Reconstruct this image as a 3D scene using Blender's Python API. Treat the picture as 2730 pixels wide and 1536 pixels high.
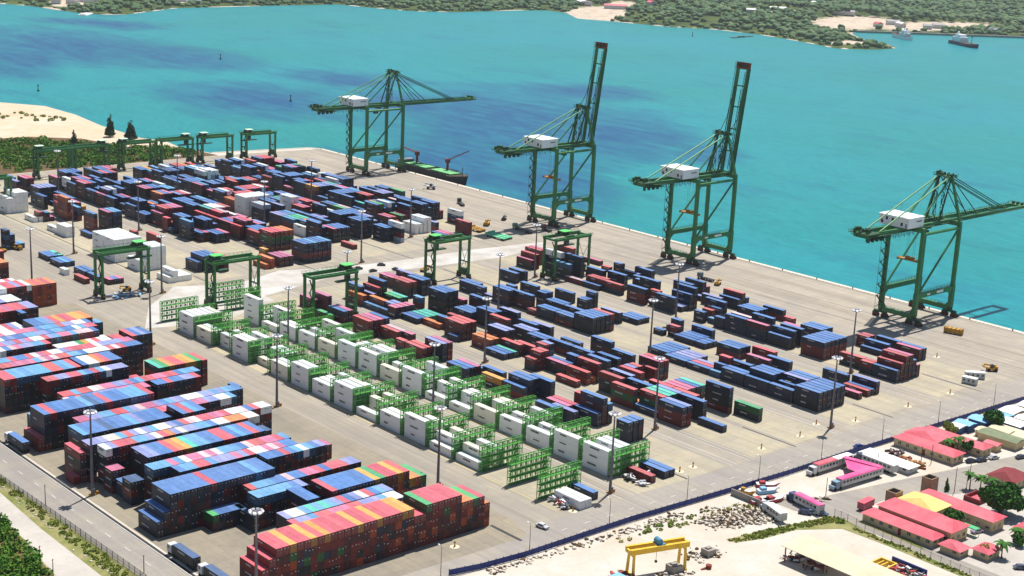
import bpy, math, random
import numpy as np
from mathutils import Matrix, Vector

random.seed(7); np.random.seed(7)
SC = bpy.context.scene
COL = SC.collection
for o in list(bpy.data.objects): bpy.data.objects.remove(o)

# ------------------------------------------------------------------ camera
cam_d = bpy.data.cameras.new('camera'); cam = bpy.data.objects.new('camera', cam_d); COL.objects.link(cam)
RGT = Vector((0.7476522, -0.66268797, 0.04313748)); UPV = Vector((0.13606357, 0.21643996, 0.96676804)); FWD = Vector((0.65000222, 0.71693682, -0.2519895))
CAMPOS = Vector((0, 0, 187.06))
m = Matrix((RGT, UPV, -FWD)).transposed().to_4x4(); m.translation = CAMPOS
cam.matrix_world = m
FPX = 3991.68
cam_d.sensor_width = 36.0; cam_d.lens = 36.0 * FPX / 2730.0
cam_d.clip_start = 5; cam_d.clip_end = 30000
SC.camera = cam

# ------------------------------------------------------------------ sky, sun, exposure
SUN = Vector((20.3, 8.5, 49.0)).normalized()
elev = math.asin(SUN.z); azim = math.atan2(SUN.x, SUN.y)
W = bpy.data.worlds.new('World'); SC.world = W; W.use_nodes = True
nt = W.node_tree; nt.nodes.clear()
sky = nt.nodes.new('ShaderNodeTexSky'); sky.sky_type = 'NISHITA'; sky.sun_disc = False
sky.sun_elevation = elev; sky.sun_rotation = azim; sky.air_density = 1.0; sky.dust_density = 0.6; sky.ozone_density = 1.2
bg = nt.nodes.new('ShaderNodeBackground'); bg.inputs[1].default_value = 0.075
wo = nt.nodes.new('ShaderNodeOutputWorld')
nt.links.new(sky.outputs[0], bg.inputs[0]); nt.links.new(bg.outputs[0], wo.inputs[0])
sl = bpy.data.lights.new('sun', 'SUN'); sl.energy = 5.0; sl.angle = math.radians(0.53); sl.color = (1.0, 0.955, 0.89)
so = bpy.data.objects.new('sun', sl); COL.objects.link(so)
so.rotation_euler = SUN.to_track_quat('Z', 'Y').to_euler(); so.location = (0, 0, 400)
vs = SC.view_settings
vs.view_transform = 'Standard'; vs.look = 'None'; vs.gamma = 1.0; vs.exposure = 0.4; vs.use_curve_mapping = False
SC.cycles.max_bounces = 6; SC.cycles.diffuse_bounces = 3; SC.cycles.glossy_bounces = 3; SC.cycles.transmission_bounces = 3
SC.cycles.caustics_reflective = False; SC.cycles.caustics_refractive = False
SC.cycles.use_denoising = True

# ------------------------------------------------------------------ helpers
def lin(c):
    return tuple(((v / 255.0) / 12.92 if v <= 10.3 else (((v / 255.0) + 0.055) / 1.055) ** 2.4) for v in c)
def alb(r, g, b, gain=1.55):
    return tuple(min(0.85, v / gain) for v in lin((r, g, b)))

class NT:
    def __init__(s, name):
        s.m = bpy.data.materials.new(name); s.m.use_nodes = True; s.t = s.m.node_tree; s.t.nodes.clear()
        s.out = s.n('ShaderNodeOutputMaterial'); s.b = s.n('ShaderNodeBsdfPrincipled'); s.l(s.b.outputs[0], s.out.inputs[0])
    def n(s, t, **kw):
        x = s.t.nodes.new(t)
        for k, v in kw.items(): setattr(x, k, v)
        return x
    def l(s, a, b): s.t.links.new(a, b)
    def pos(s): return s.n('ShaderNodeNewGeometry').outputs['Position']
    def mapped(s, src, scale=(1, 1, 1), rot=(0, 0, 0)):
        x = s.n('ShaderNodeMapping'); x.inputs['Scale'].default_value = scale; x.inputs['Rotation'].default_value = rot
        s.l(src, x.inputs['Vector']); return x.outputs[0]
    def noise(s, vec, scale, detail=4, rough=0.55, dist=0.0):
        x = s.n('ShaderNodeTexNoise'); x.inputs['Scale'].default_value = scale; x.inputs['Detail'].default_value = detail
        x.inputs['Roughness'].default_value = rough; x.inputs['Distortion'].default_value = dist
        s.l(vec, x.inputs['Vector']); return x.outputs['Fac']
    def ramp(s, fac, stops):
        x = s.n('ShaderNodeValToRGB'); e = x.color_ramp.elements
        while len(e) < len(stops): e.new(0.5)
        for i, (p, c) in enumerate(stops):
            e[i].position = p; e[i].color = (c[0], c[1], c[2], 1) if not isinstance(c, (int, float)) else (c, c, c, 1)
        s.l(fac, x.inputs[0]); return x.outputs[0]
    def mix(s, fac, a, b, mode='MIX'):
        x = s.n('ShaderNodeMix', data_type='RGBA', blend_type=mode)
        for i, v in ((0, fac), (6, a), (7, b)):
            if isinstance(v, (int, float)): x.inputs[i].default_value = v
            elif isinstance(v, tuple): x.inputs[i].default_value = (v[0], v[1], v[2], 1)
            else: s.l(v, x.inputs[i])
        return x.outputs[2]
    def math(s, op, a, b=0.0):
        x = s.n('ShaderNodeMath', operation=op)
        for i, v in ((0, a), (1, b)):
            if isinstance(v, (int, float)): x.inputs[i].default_value = v
            else: s.l(v, x.inputs[i])
        return x.outputs[0]
    def col(s, c):
        if isinstance(c, tuple): s.b.inputs['Base Color'].default_value = (c[0], c[1], c[2], 1)
        else: s.l(c, s.b.inputs['Base Color'])
    def rough(s, r, spec=0.4, metal=0.0):
        s.b.inputs['Roughness'].default_value = r; s.b.inputs['Specular IOR Level'].default_value = spec; s.b.inputs['Metallic'].default_value = metal
    def bump(s, h, strength, dist=0.1):
        x = s.n('ShaderNodeBump'); x.inputs['Strength'].default_value = strength; x.inputs['Distance'].default_value = dist
        s.l(h, x.inputs['Height']); s.l(x.outputs[0], s.b.inputs['Normal'])

MATS = {}
def paint(name, c, rough=0.45, spec=0.4, wear=0.25, wearc=None, scale=0.35):
    """painted or coated surface with faded / grimy blotches"""
    if name in MATS: return MATS[name]
    k = NT(name); P = k.pos()
    f1 = k.noise(P, scale, 5, 0.65); f2 = k.noise(P, 3.1, 3, 0.6)
    wc = wearc or tuple(v * 0.55 for v in c)
    lc = tuple(min(0.85, v * 1.25 + 0.01) for v in c)
    base = k.mix(k.ramp(f1, [(0.35, 0.0), (0.7, 1.0)]), c, lc)
    base = k.mix(k.math('MULTIPLY', k.ramp(f2, [(0.5, 0.0), (0.75, 1.0)]), wear), base, wc)
    k.col(base); k.rough(rough, spec); MATS[name] = k.m; return k.m

class MB:
    """collects quads / polys; build() links ONE mesh object"""
    def __init__(s): s.v = []; s.f = []; s.mi = []
    def add(s, vs, fs, mi=0):
        o = len(s.v); s.v += [tuple(v) for v in vs]
        for f in fs: s.f.append(tuple(i + o for i in f)); s.mi.append(mi)
    def box(s, x0, x1, y0, y1, z0, z1, mi=0):
        s.add([(x0,y0,z0),(x1,y0,z0),(x1,y1,z0),(x0,y1,z0),(x0,y0,z1),(x1,y0,z1),(x1,y1,z1),(x0,y1,z1)],
              [(0,3,2,1),(4,5,6,7),(0,1,5,4),(1,2,6,5),(2,3,7,6),(3,0,4,7)], mi)
    def bar(s, a, b, w, h=None, mi=0, w2=None, h2=None):
        """box beam from a to b, w wide (horizontal), h deep; optional taper"""
        h = h or w; w2 = w if w2 is None else w2; h2 = h if h2 is None else h2
        a = Vector(a); b = Vector(b); d = (b - a).normalized()
        up = Vector((0, 0, 1)) if abs(d.z) < 0.95 else Vector((0, 1, 0))
        r = d.cross(up).normalized(); u = r.cross(d).normalized()
        vs = []
        for p, ww, hh in ((a, w, h), (b, w2, h2)):
            for sx, sy in ((-1,-1),(1,-1),(1,1),(-1,1)): vs.append(p + r * (sx * ww / 2) + u * (sy * hh / 2))
        s.add(vs, [(0,1,2,3),(7,6,5,4),(0,4,5,1),(1,5,6,2),(2,6,7,3),(3,7,4,0)], mi)
    def cyl(s, a, b, r, r2=None, n=8, mi=0, cap=True):
        r2 = r if r2 is None else r2
        a = Vector(a); b = Vector(b); d = (b - a).normalized()
        up = Vector((0, 0, 1)) if abs(d.z) < 0.95 else Vector((0, 1, 0))
        x = d.cross(up).normalized(); y = x.cross(d)
        vs = []
        for p, rr in ((a, r), (b, r2)):
            for i in range(n):
                t = 2 * math.pi * i / n; vs.append(p + x * (rr * math.cos(t)) + y * (rr * math.sin(t)))
        fs = [(i, i + n, (i + 1) % n + n, (i + 1) % n) for i in range(n)]
        if cap: fs += [tuple(range(n)), tuple(range(2 * n - 1, n - 1, -1))]
        s.add(vs, fs, mi)
    def poly(s, pts, mi=0): s.add(pts, [tuple(range(len(pts)))], mi)
    def prism(s, pts, z0, z1, mi=0):
        n = len(pts); s.add([(p[0], p[1], z0) for p in pts] + [(p[0], p[1], z1) for p in pts],
            [tuple(range(n - 1, -1, -1)), tuple(range(n, 2 * n))] + [(i, (i + 1) % n, (i + 1) % n + n, i + n) for i in range(n)], mi)
    def mesh(s, name, mats):
        me = bpy.data.meshes.new(name); me.from_pydata(s.v, [], s.f)
        for mm in (mats if isinstance(mats, (list, tuple)) else [mats]): me.materials.append(mm)
        if any(s.mi): me.polygons.foreach_set('material_index', s.mi)
        me.update(); return me
    def build(s, name, mats, parent=None, loc=None):
        o = bpy.data.objects.new(name, s.mesh(name, mats)); COL.objects.link(o)
        if parent: o.parent = parent
        if loc: o.location = loc
        return o

def tag(o, label=None, cat=None, group=None, kind=None):
    if label: o['label'] = label
    if cat: o['category'] = cat
    if group: o['group'] = group
    if kind: o['kind'] = kind
    return o
def thing(name, label, cat, loc=(0, 0, 0), rz=0.0, group=None):
    o = bpy.data.objects.new(name, None); COL.objects.link(o); o.location = loc; o.rotation_euler = (0, 0, rz)
    o.empty_display_size = 1.0
    return tag(o, label, cat, group)
def children(o, _c={}):
    return [c for c in o.children]
def copy_tree(o, kids, parent=None):
    """kids: {obj: [children]} snapshot"""
    c = o.copy(); COL.objects.link(c)
    if parent: c.parent = parent
    for ch in kids.get(o, ()): copy_tree(ch, kids, c)
    return c
def snapshot(root):
    kids = {}
    for ob in bpy.data.objects:
        if ob.parent: kids.setdefault(ob.parent, []).append(ob)
    return kids
def struct(o): o['kind'] = 'structure'; return o
def numpy_mesh(name, verts, faces, mats, mat_idx=None, smooth=False):
    """verts (n,3) float, faces (m,k) int with one k"""
    me = bpy.data.meshes.new(name); n, k = len(faces), faces.shape[1]
    me.vertices.add(len(verts)); me.vertices.foreach_set('co', np.asarray(verts, np.float32).ravel())
    me.loops.add(n * k); me.loops.foreach_set('vertex_index', np.asarray(faces, np.int32).ravel())
    me.polygons.add(n); me.polygons.foreach_set('loop_start', np.arange(0, n * k, k, dtype=np.int32))
    for mm in mats: me.materials.append(mm)
    if mat_idx is not None: me.polygons.foreach_set('material_index', np.asarray(mat_idx, np.int32))
    if smooth: me.polygons.foreach_set('use_smooth', np.ones(n, dtype=bool))
    me.update(calc_edges=True); me.validate(); return me

# ------------------------------------------------------------------ ground materials
def ground_mat(name, c1, c2, c3, streak=0.0, big=0.012, fine=0.6, rough=0.9, joints=0.0):
    k = NT(name); P = k.pos()
    n1 = k.noise(P, big, 6, 0.62); n2 = k.noise(P, fine, 5, 0.6); n3 = k.noise(P, 0.07, 5, 0.65)
    base = k.mix(k.ramp(n1, [(0.36, 0.0), (0.64, 1.0)]), c1, c2)
    base = k.mix(k.ramp(n3, [(0.45, 0.0), (0.8, 0.85)]), base, c3)
    if streak:
        sv = k.mapped(P, (1.0, 0.035, 1.0)); s1 = k.noise(sv, 0.55, 4, 0.7); s2 = k.noise(k.mapped(P, (1.0, 0.02, 1.0)), 0.16, 3, 0.6)
        base = k.mix(k.math('MULTIPLY', k.ramp(s1, [(0.42, 0.0), (0.62, 1.0)]), streak), base, tuple(v * 0.72 for v in c1))
        base = k.mix(k.math('MULTIPLY', k.ramp(s2, [(0.5, 0.0), (0.66, 1.0)]), streak * 0.9), base, tuple(v * 0.62 for v in c1))
    base = k.mix(k.math('MULTIPLY', k.ramp(n2, [(0.3, 1.0), (0.62, 0.0)]), 0.22), base, tuple(v * 0.6 for v in c1))
    st = k.noise(k.mapped(P, (1.0, 0.6, 1.0)), 0.16, 5, 0.7, 0.8)
    base = k.mix(k.math('MULTIPLY', k.ramp(st, [(0.6, 0.0), (0.74, 1.0)]), 0.4), base, tuple(v * 0.5 for v in c1))
    if joints:
        br = k.n('ShaderNodeTexBrick'); br.offset = 0.0; br.inputs['Scale'].default_value = 1.0; br.inputs['Brick Width'].default_value = joints; br.inputs['Row Height'].default_value = joints
        br.inputs['Mortar Size'].default_value = 0.07; br.inputs['Color1'].default_value = (1, 1, 1, 1); br.inputs['Color2'].default_value = (0.84, 0.85, 0.86, 1); br.inputs['Mortar'].default_value = (0.55, 0.54, 0.52, 1); br.inputs['Bias'].default_value = -0.2
        k.l(P, br.inputs['Vector']); base = k.mix(0.55, base, br.outputs['Color'], 'MULTIPLY')
    k.col(base); k.rough(rough, 0.25); MATS[name] = k.m; return k.m

M_APRON = ground_mat('apron_concrete', alb(206, 194, 176), alb(190, 182, 172), alb(222, 207, 180), streak=0.8, joints=6.0)
M_PAD = ground_mat('pad_concrete', alb(210, 199, 174), alb(196, 187, 166), alb(236, 219, 178), streak=0.4, joints=5.0)
M_LANE = ground_mat('lane_asphalt', alb(194, 184, 168), alb(178, 170, 158), alb(212, 198, 172), streak=0.65)
M_ROAD = ground_mat('road_asphalt', alb(188, 180, 170), alb(172, 166, 160), alb(206, 194, 172), streak=0.4)
M_FRONT = ground_mat('front_yard_concrete', alb(172, 162, 146), alb(190, 178, 152), alb(154, 147, 136), streak=0.3, joints=5.0)
M_DUST = ground_mat('white_dust', alb(232, 228, 222), alb(200, 192, 178), alb(242, 238, 232), big=0.06)
M_SAND = ground_mat('sand', alb(244, 228, 204), alb(234, 208, 170), alb(228, 196, 150), big=0.02)
M_DIRT = ground_mat('pale_dirt', alb(236, 228, 216), alb(224, 208, 184), alb(244, 238, 230), big=0.03)
M_WROAD = ground_mat('pale_gravel', alb(224, 216, 206), alb(206, 198, 188), alb(238, 230, 218), big=0.03)
M_SCRUBG = ground_mat('dry_scrub_soil', alb(128, 112, 62), alb(96, 104, 44), alb(150, 122, 84), big=0.03)
M_GRASS = ground_mat('rough_grass', alb(126, 140, 60), alb(196, 180, 132), alb(110, 130, 46), big=0.08)
M_BROWN = ground_mat('brown_scrub', alb(112, 82, 58), alb(128, 100, 62), alb(104, 108, 50), big=0.03)
M_WHITE = paint('white_line_paint', alb(236, 234, 228), 0.7, 0.2, 0.5, alb(190, 186, 178))
M_YLINE = paint('yellow_line_paint', alb(226, 200, 120), 0.7, 0.2, 0.5, alb(190, 180, 150))
M_DARK = paint('dark_steel', alb(52, 50, 50), 0.6, 0.3)
M_CONC = paint('grey_concrete', alb(170, 164, 154), 0.85, 0.2, 0.4)
M_COPE = paint('pale_coping', alb(236, 224, 206), 0.8, 0.2, 0.35)

def sheet(name, x0, x1, y0, y1, z, mat):
    b = MB(); b.poly([(x0, y0, z), (x1, y0, z), (x1, y1, z), (x0, y1, z)]); return struct(b.build(name, mat))
def polysheet(name, pts, z, mat):
    b = MB(); b.poly([(p[0], p[1], z) for p in pts]); return struct(b.build(name, mat))

# ------------------------------------------------------------------ water
DEEP = [(781,1667,81,-97,73,155),(850,1512,51,-60,50,89),(747,1184,57,-64,55,87),(872,991,66,-75,130,150),(690,830,36,-40,100,118),(700,745,30,-33,72,80),(909,875,36,-40,84,84),(900,769,19,-21,33,29),(916,1276,41,-48,36,50),(959,1910,54,-67,27,54),(1080,1106,43,-50,46,48),(685,1549,29,-34,62,139),(852,1110,35,-39,58,76)]
def build_water():
    xs = np.concatenate([[-1200, -500], np.arange(400, 2500, 14.0), [2600, 3000, 3600, 4400]])
    ys = np.concatenate([[-900, -400], np.arange(200, 2350, 14.0), [2500, 2900, 3400]])
    X, Y = np.meshgrid(xs, ys); d = np.zeros_like(X)
    for cx, cy, ux, uy, vx, vy in DEEP:
        det = ux * vy - uy * vx; a = ((X - cx) * vy - (Y - cy) * vx) / det; b = ((Y - cy) * ux - (X - cx) * uy) / det
        d = np.maximum(d, np.clip((1.55 - np.sqrt(a * a + b * b)) / 1.3, 0, 1))
    V = np.stack([X, Y, np.full_like(X, -3.0)], -1).reshape(-1, 3); nx, ny = len(xs), len(ys)
    i = np.arange(nx * ny).reshape(ny, nx); F = np.stack([i[:-1, :-1], i[:-1, 1:], i[1:, 1:], i[1:, :-1]], -1).reshape(-1, 4)
    k = NT('harbour_water'); P = k.pos()
    at = k.n('ShaderNodeAttribute', attribute_name='deep').outputs['Fac']
    n1 = k.noise(k.mapped(P, (1, 1, 1), (0, 0, 0.8)), 0.011, 5, 0.6, 0.6); nr = k.mapped(P, (1.0, 0.22, 1.0), (0, 0, -0.85)); n2 = k.noise(nr, 0.03, 5, 0.62)
    n4 = k.noise(k.mapped(P, (1.0, 0.12, 1.0), (0, 0, -0.72)), 0.06, 6, 0.7, 0.4)
    f = k.math('ADD', at, k.math('MULTIPLY', k.math('SUBTRACT', n1, 0.5), 1.1)); f = k.math('ADD', f, k.math('MULTIPLY', k.math('SUBTRACT', n2, 0.5), 0.9)); f = k.math('ADD', f, k.math('MULTIPLY', k.math('SUBTRACT', n4, 0.5), 0.9))
    deep = k.ramp(f, [(0.04, 0.0), (0.42, 0.55), (0.9, 1.0)])
    shal = k.mix(k.ramp(k.noise(P, 0.0035, 4), [(0.35, 0.0), (0.65, 1.0)]), alb(18, 176, 170, 2.0), alb(26, 182, 192, 2.0))
    c = k.mix(deep, shal, alb(0, 96, 160, 2.0))
    fine = k.noise(k.mapped(P, (1.0, 0.3, 1.0), (0, 0, -0.85)), 0.35, 3, 0.7)
    c = k.mix(k.math('MULTIPLY', k.ramp(fine, [(0.38, 0.0), (0.66, 1.0)]), 0.5), c, alb(10, 122, 136, 2.0))
    rip = k.noise(k.mapped(P, (1.0, 0.28, 1.0), (0, 0, -0.8)), 0.1, 5, 0.75)
    c = k.mix(k.math('MULTIPLY', k.ramp(rip, [(0.42, 0.0), (0.7, 1.0)]), 0.35), c, alb(60, 196, 204, 1.9))
    k.col(c); k.rough(0.36, 0.2); k.b.inputs['IOR'].default_value = 1.33
    k.bump(k.noise(P, 0.8, 3, 0.7), 0.35, 0.3)
    me = numpy_mesh('water', V, F, [k.m]); at_ = me.attributes.new('deep', 'FLOAT', 'POINT'); at_.data.foreach_set('value', d.ravel().astype(np.float32))
    o = bpy.data.objects.new('water', me); COL.objects.link(o); struct(o)
build_water()

# ------------------------------------------------------------------ near land, quay and paving
LAND = [(633.2,-400),(633.2,917.5),(628,925),(552,938),(545,972),(549,997),(540,1020),(541,1085),(549,1147),(548,1202),(523,1238),(470,1290),(280,1350),(-400,1400),(-500,-400)]
def build_land():
    b = MB(); b.prism(LAND, -9.0, -0.03); struct(b.build('ground', M_DIRT))
build_land()
# beach: sand sheet, brown scrub flat
polysheet('beach', [(545,972),(549,997),(539.5,1020),(540.5,1085),(548.5,1147),(547.5,1202),(523,1237),(380,1300),(200,1310),(200,1085),(430,1063),(470,1060),(500,1035),(512,990),(530,955)], -0.02, M_SAND)
polysheet('scrub_flat', [(545,971),(530,955),(512,990),(500,1035),(470,1060),(430,1063),(200,1085),(200,927),(552,927)], -0.015, M_BROWN)
YARD = [(196,304.6),(633,300.5),(633,917),(552,926),(380,926),(300,930),(150,930),(150,470),(196,470)]
polysheet('yard_pavement', YARD, 0.0, M_LANE)
sheet('quay_apron', 576, 631.6, 240, 916, 0.006, M_APRON)
polysheet('front_yard', [(196,306),(289,306.5),(293,318),(293,620),(120,640),(120,470),(196,470)], 0.006, M_FRONT)
# concrete pads under the container blocks
for x0, x1 in ((308.5,331),(341,363),(364.6,384),(398.6,418.8),(422,441.8),(456.2,476.2),(479.2,499),(514,534.8),(537.4,557)):
    sheet('container_pad', x0, x1, 309 if x0 > 330 else 315, 583, 0.008, M_PAD)
    if x0 > 330: sheet('container_pad', x0, x1, 622, 905, 0.008, M_PAD)
sheet('container_pad', 558.5, 575, 306, 915, 0.007, M_APRON)
polysheet('dusty_crossing', [(330,606),(372,584),(420,597),(470,588),(520,584),(560,590),(566,600),(520,606),(470,607),(432,612),(405,622),(372,610),(345,622)], 0.012, M_DUST)
polysheet('dusty_crossing', [(300,566),(333,556),(341,561),(372,575),(372,606),(335,612),(318,596)], 0.016, M_DUST)
# drains, rails, painted lines
for i, (x, y0, y1) in enumerate(((363.8,309,322),(420,307,332),(477.4,305,324),(536,302.5,331),(420,430,585),(477.4,500,580),(421,611,880),(478,606,880),(343.4,664,870),(363,612,634),(536,640,880))):
    sheet('drain_slot', x - 0.32, x + 0.32, y0, y1, 0.02, M_DARK)
sheet('drain_slot', 284.2, 285.4, 304.8, 319, 0.02, M_DARK)
for x in (579.9,598.5,629.0): sheet('crane_rail', x - 0.16, x + 0.16, 240, 912, 0.02, M_DARK)
for x in (333.2,338.8,388.6,395.2,446.2,453.6,504.6,511.4,386.4,397.4,443.8,503.0):
    sheet('lane_line', x - 0.09, x + 0.09, 306, 583, 0.016, M_WHITE if x < 500 else M_WHITE)
for x in (388.6,395.2,446.2,453.6,504.6,511.4): sheet('lane_line', x - 0.09, x + 0.09, 622, 900, 0.016, M_WHITE)
for x in (309.0,340.6): sheet('lane_line', x - 0.1, x + 0.1, 315, 583, 0.02, M_YLINE)
# coping and quay face
b = MB(); b.box(631.2, 634.0, -300, 917.6, -1.2, 0.22); struct(b.build('quay_coping', M_COPE))
b = MB(); b.bar((632.6,917,-0.3),(628,925,-0.3),1.6,1.0); b.bar((628.5,924.6,-0.3),(553,938.4,-0.3),1.8,1.0); struct(b.build('quay_coping', M_COPE))
b = MB(); b.prism([(632.8,-300),(632.8,917),(627.8,925),(552.2,938),(552.2,936),(626,923),(631,916),(631,-300)], -8, -1.2); struct(b.build('quay_wall', M_CONC))
fd = MB(); fd.box(0, 0.7, -0.6, 0.6, -2.2, -0.4); fme = fd.mesh('fender', M_DARK)
bo = MB(); bo.cyl((0,0,0.2),(0,0,0.7),0.28,0.22,8); bo.cyl((0,0,0.7),(0,0,0.95),0.42,0.42,8); bme = bo.mesh('bollard', M_DARK)
ROADN = lambda y: y
def one(name, me, loc, label, cat, group=None, rz=0.0, sc=None):
    o = bpy.data.objects.new(name, me); COL.objects.link(o); o.location = loc; o.rotation_euler = (0, 0, rz)
    if sc: o.scale = sc
    return tag(o, label, cat, group)
ORD = ['first','second','third','fourth','fifth','sixth','seventh','eighth','ninth','tenth','eleventh','twelfth','thirteenth','fourteenth','fifteenth','sixteenth','seventeenth','eighteenth','nineteenth','twentieth']
def ordn(i):
    return ORD[i] if i < 20 else '%d%s' % (i + 1, {1:'st',2:'nd',3:'rd'}.get((i + 1) % 10, 'th') if (i + 1) % 100 not in (11,12,13) else 'th')
for i in range(26):
    y = 345 + i * 22.8
    one('bollard', bme, (631.9, y, 0.02), 'dark mooring bollard on the quay edge, %s counted from right' % ordn(i), 'bollard', 'bollards along the quay edge')
    one('fender', fme, (634.0, y + 8, 0), 'dark rubber fender on the quay face, %s counted from right' % ordn(i), 'fender', 'fenders along the quay face')

# perimeter road on the right, left service road
polysheet('perimeter_road', [(150,318),(196,306.2),(208,303.0),(240,302.0),(250,297.4),(300,295.2),(420,290.4),(633,282.6),(633,301.0),(480,305.2),(300,311.0),(292,308),(286,306.4),(196,308.0)], 0.018, M_ROAD)
polysheet('service_road', [(182.6,304),(194.0,304),(194.0,480),(186,560),(120,640),(112,632),(176,552),(181.6,440)], 0.02, M_ROAD)
sheet('drain_channel', 194.0, 195.1, 338, 478, 0.03, M_DARK)
b = MB(); b.box(193.75, 194.0, 338, 478, 0.02, 0.14); struct(b.build('kerb', M_WHITE))
for i in range(12): sheet('road_marking', 188.1, 188.28, 330 + i * 12.1, 333.4 + i * 12.1, 0.028, M_WHITE)
for i in range(26):
    x = 300 + i * 9.5; y = 303.4 - (x - 300) * 0.0368
    sheet('road_marking', x, x + 2.6, y - 0.1, y + 0.1, 0.028, M_WHITE)
    if i % 2 == 0: sheet('road_marking', x + 4, x + 6.6, y - 4.2, y - 4.0, 0.028, M_WHITE)
# white gravel road bottom left and verge
polysheet('verge', [(181.6,304),(182.3,350),(181.4,440),(176,552),(150,560),(150,440),(164,375),(166,300)], 0.004, M_GRASS)
polysheet('gravel_road', [(174.4,300),(174.2,356),(174.6,396),(176.4,432),(172,520),(160,560),(120,600),(100,600),(140,540),(160,470),(168.3,411),(167.6,391),(165.2,373),(162,340),(162,300)], 0.01, M_WROAD)
polysheet('scrub_ground', [(168.0,411),(167.2,391),(164.8,373),(161.6,340),(161.6,300),(40,300),(40,600),(100,600),(140,540),(160,470)], 0.006, M_SCRUBG)
# land to the right of the blue fence
polysheet('town_road', [(372,283.6),(389,272),(421,266),(455,258.6),(500,250.5),(633,228),(633,216),(500,236),(430,246),(404,258),(392,258),(385.4,253),(383,233),(383,190),(376.2,190),(377.4,233),(378.8,256),(372,270)], 0.012, M_ROAD)
polysheet('building_yard', [(385.4,253),(404,258),(430,246),(500,236),(500,150),(383,150),(383,233)], 0.006, M_WROAD)

polysheet('grass_strip', [(336.3,268.5),(346,266.8),(352,265.8),(362,263.8),(378,260.6),(379.4,255),(376.9,243),(377.2,233),(375.6,195),(372.6,195),(373.6,236),(372.8,252),(360,260.2),(346,262.0),(337,265.2)], 0.02, M_GRASS)
polysheet('grass_strip', [(383.6,233),(383.6,252),(381.4,253),(380.6,240),(380.2,226)], 0.022, M_GRASS)

# ------------------------------------------------------------------ containers
CW, CH, CHH = 2.438, 2.591, 2.896
PAL = {  # code: side rgb, roof rgb (roofs paler for fading and sunlight, sides darker for shade, painted in), spoken colour
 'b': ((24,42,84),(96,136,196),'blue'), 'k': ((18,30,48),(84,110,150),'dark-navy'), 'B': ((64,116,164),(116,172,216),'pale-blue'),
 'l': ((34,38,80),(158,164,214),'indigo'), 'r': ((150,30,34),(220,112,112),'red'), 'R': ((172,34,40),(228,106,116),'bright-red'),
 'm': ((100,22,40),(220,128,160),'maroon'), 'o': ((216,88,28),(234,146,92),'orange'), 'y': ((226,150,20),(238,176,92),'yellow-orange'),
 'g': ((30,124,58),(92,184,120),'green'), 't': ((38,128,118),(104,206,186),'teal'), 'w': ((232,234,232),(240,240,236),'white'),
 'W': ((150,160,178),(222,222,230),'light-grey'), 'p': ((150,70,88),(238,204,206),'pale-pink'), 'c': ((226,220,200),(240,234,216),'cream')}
M_MARK = paint('white_lettering', alb(225, 228, 232), 0.6, 0.2, 0.2)
M_BLACKMARK = paint('black_lettering', alb(40, 42, 52), 0.6, 0.2, 0.1)
M_ROD = paint('galvanised_rod', alb(150, 150, 152), 0.45, 0.5)
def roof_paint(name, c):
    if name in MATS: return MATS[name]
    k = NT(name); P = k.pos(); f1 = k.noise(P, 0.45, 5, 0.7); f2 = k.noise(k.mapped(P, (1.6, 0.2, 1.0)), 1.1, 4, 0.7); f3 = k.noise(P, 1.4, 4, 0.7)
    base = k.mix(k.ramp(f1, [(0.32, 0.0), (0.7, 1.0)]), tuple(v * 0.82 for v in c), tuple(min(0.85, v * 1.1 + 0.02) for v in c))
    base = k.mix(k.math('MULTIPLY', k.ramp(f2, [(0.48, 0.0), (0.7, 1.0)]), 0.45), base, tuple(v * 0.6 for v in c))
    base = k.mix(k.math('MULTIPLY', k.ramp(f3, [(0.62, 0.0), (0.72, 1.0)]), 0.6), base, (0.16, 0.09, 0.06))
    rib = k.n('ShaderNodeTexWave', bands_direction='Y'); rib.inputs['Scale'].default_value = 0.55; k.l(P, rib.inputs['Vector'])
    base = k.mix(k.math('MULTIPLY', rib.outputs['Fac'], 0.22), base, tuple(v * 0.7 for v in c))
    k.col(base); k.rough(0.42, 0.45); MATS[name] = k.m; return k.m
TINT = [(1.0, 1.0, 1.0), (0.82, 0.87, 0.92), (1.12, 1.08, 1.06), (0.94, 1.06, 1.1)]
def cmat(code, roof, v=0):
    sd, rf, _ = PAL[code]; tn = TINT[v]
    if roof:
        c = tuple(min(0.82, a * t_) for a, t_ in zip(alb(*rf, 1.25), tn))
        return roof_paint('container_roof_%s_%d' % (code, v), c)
    return paint('container_side_' + code, alb(*sd, 3.0 if code not in 'wcW' else 1.0), 0.5, 0.35, 0.3, None, 0.5)  # coloured sides darkened so their shade is painted in; pale ones stay bright
CODES = list(PAL)
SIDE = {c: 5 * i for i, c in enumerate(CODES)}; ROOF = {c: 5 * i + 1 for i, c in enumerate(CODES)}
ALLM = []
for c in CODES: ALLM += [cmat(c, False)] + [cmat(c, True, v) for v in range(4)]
ALLM += [M_MARK, M_ROD, M_BLACKMARK]; IM, IR, IK = len(ALLM) - 3, len(ALLM) - 2, len(ALLM) - 1

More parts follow.
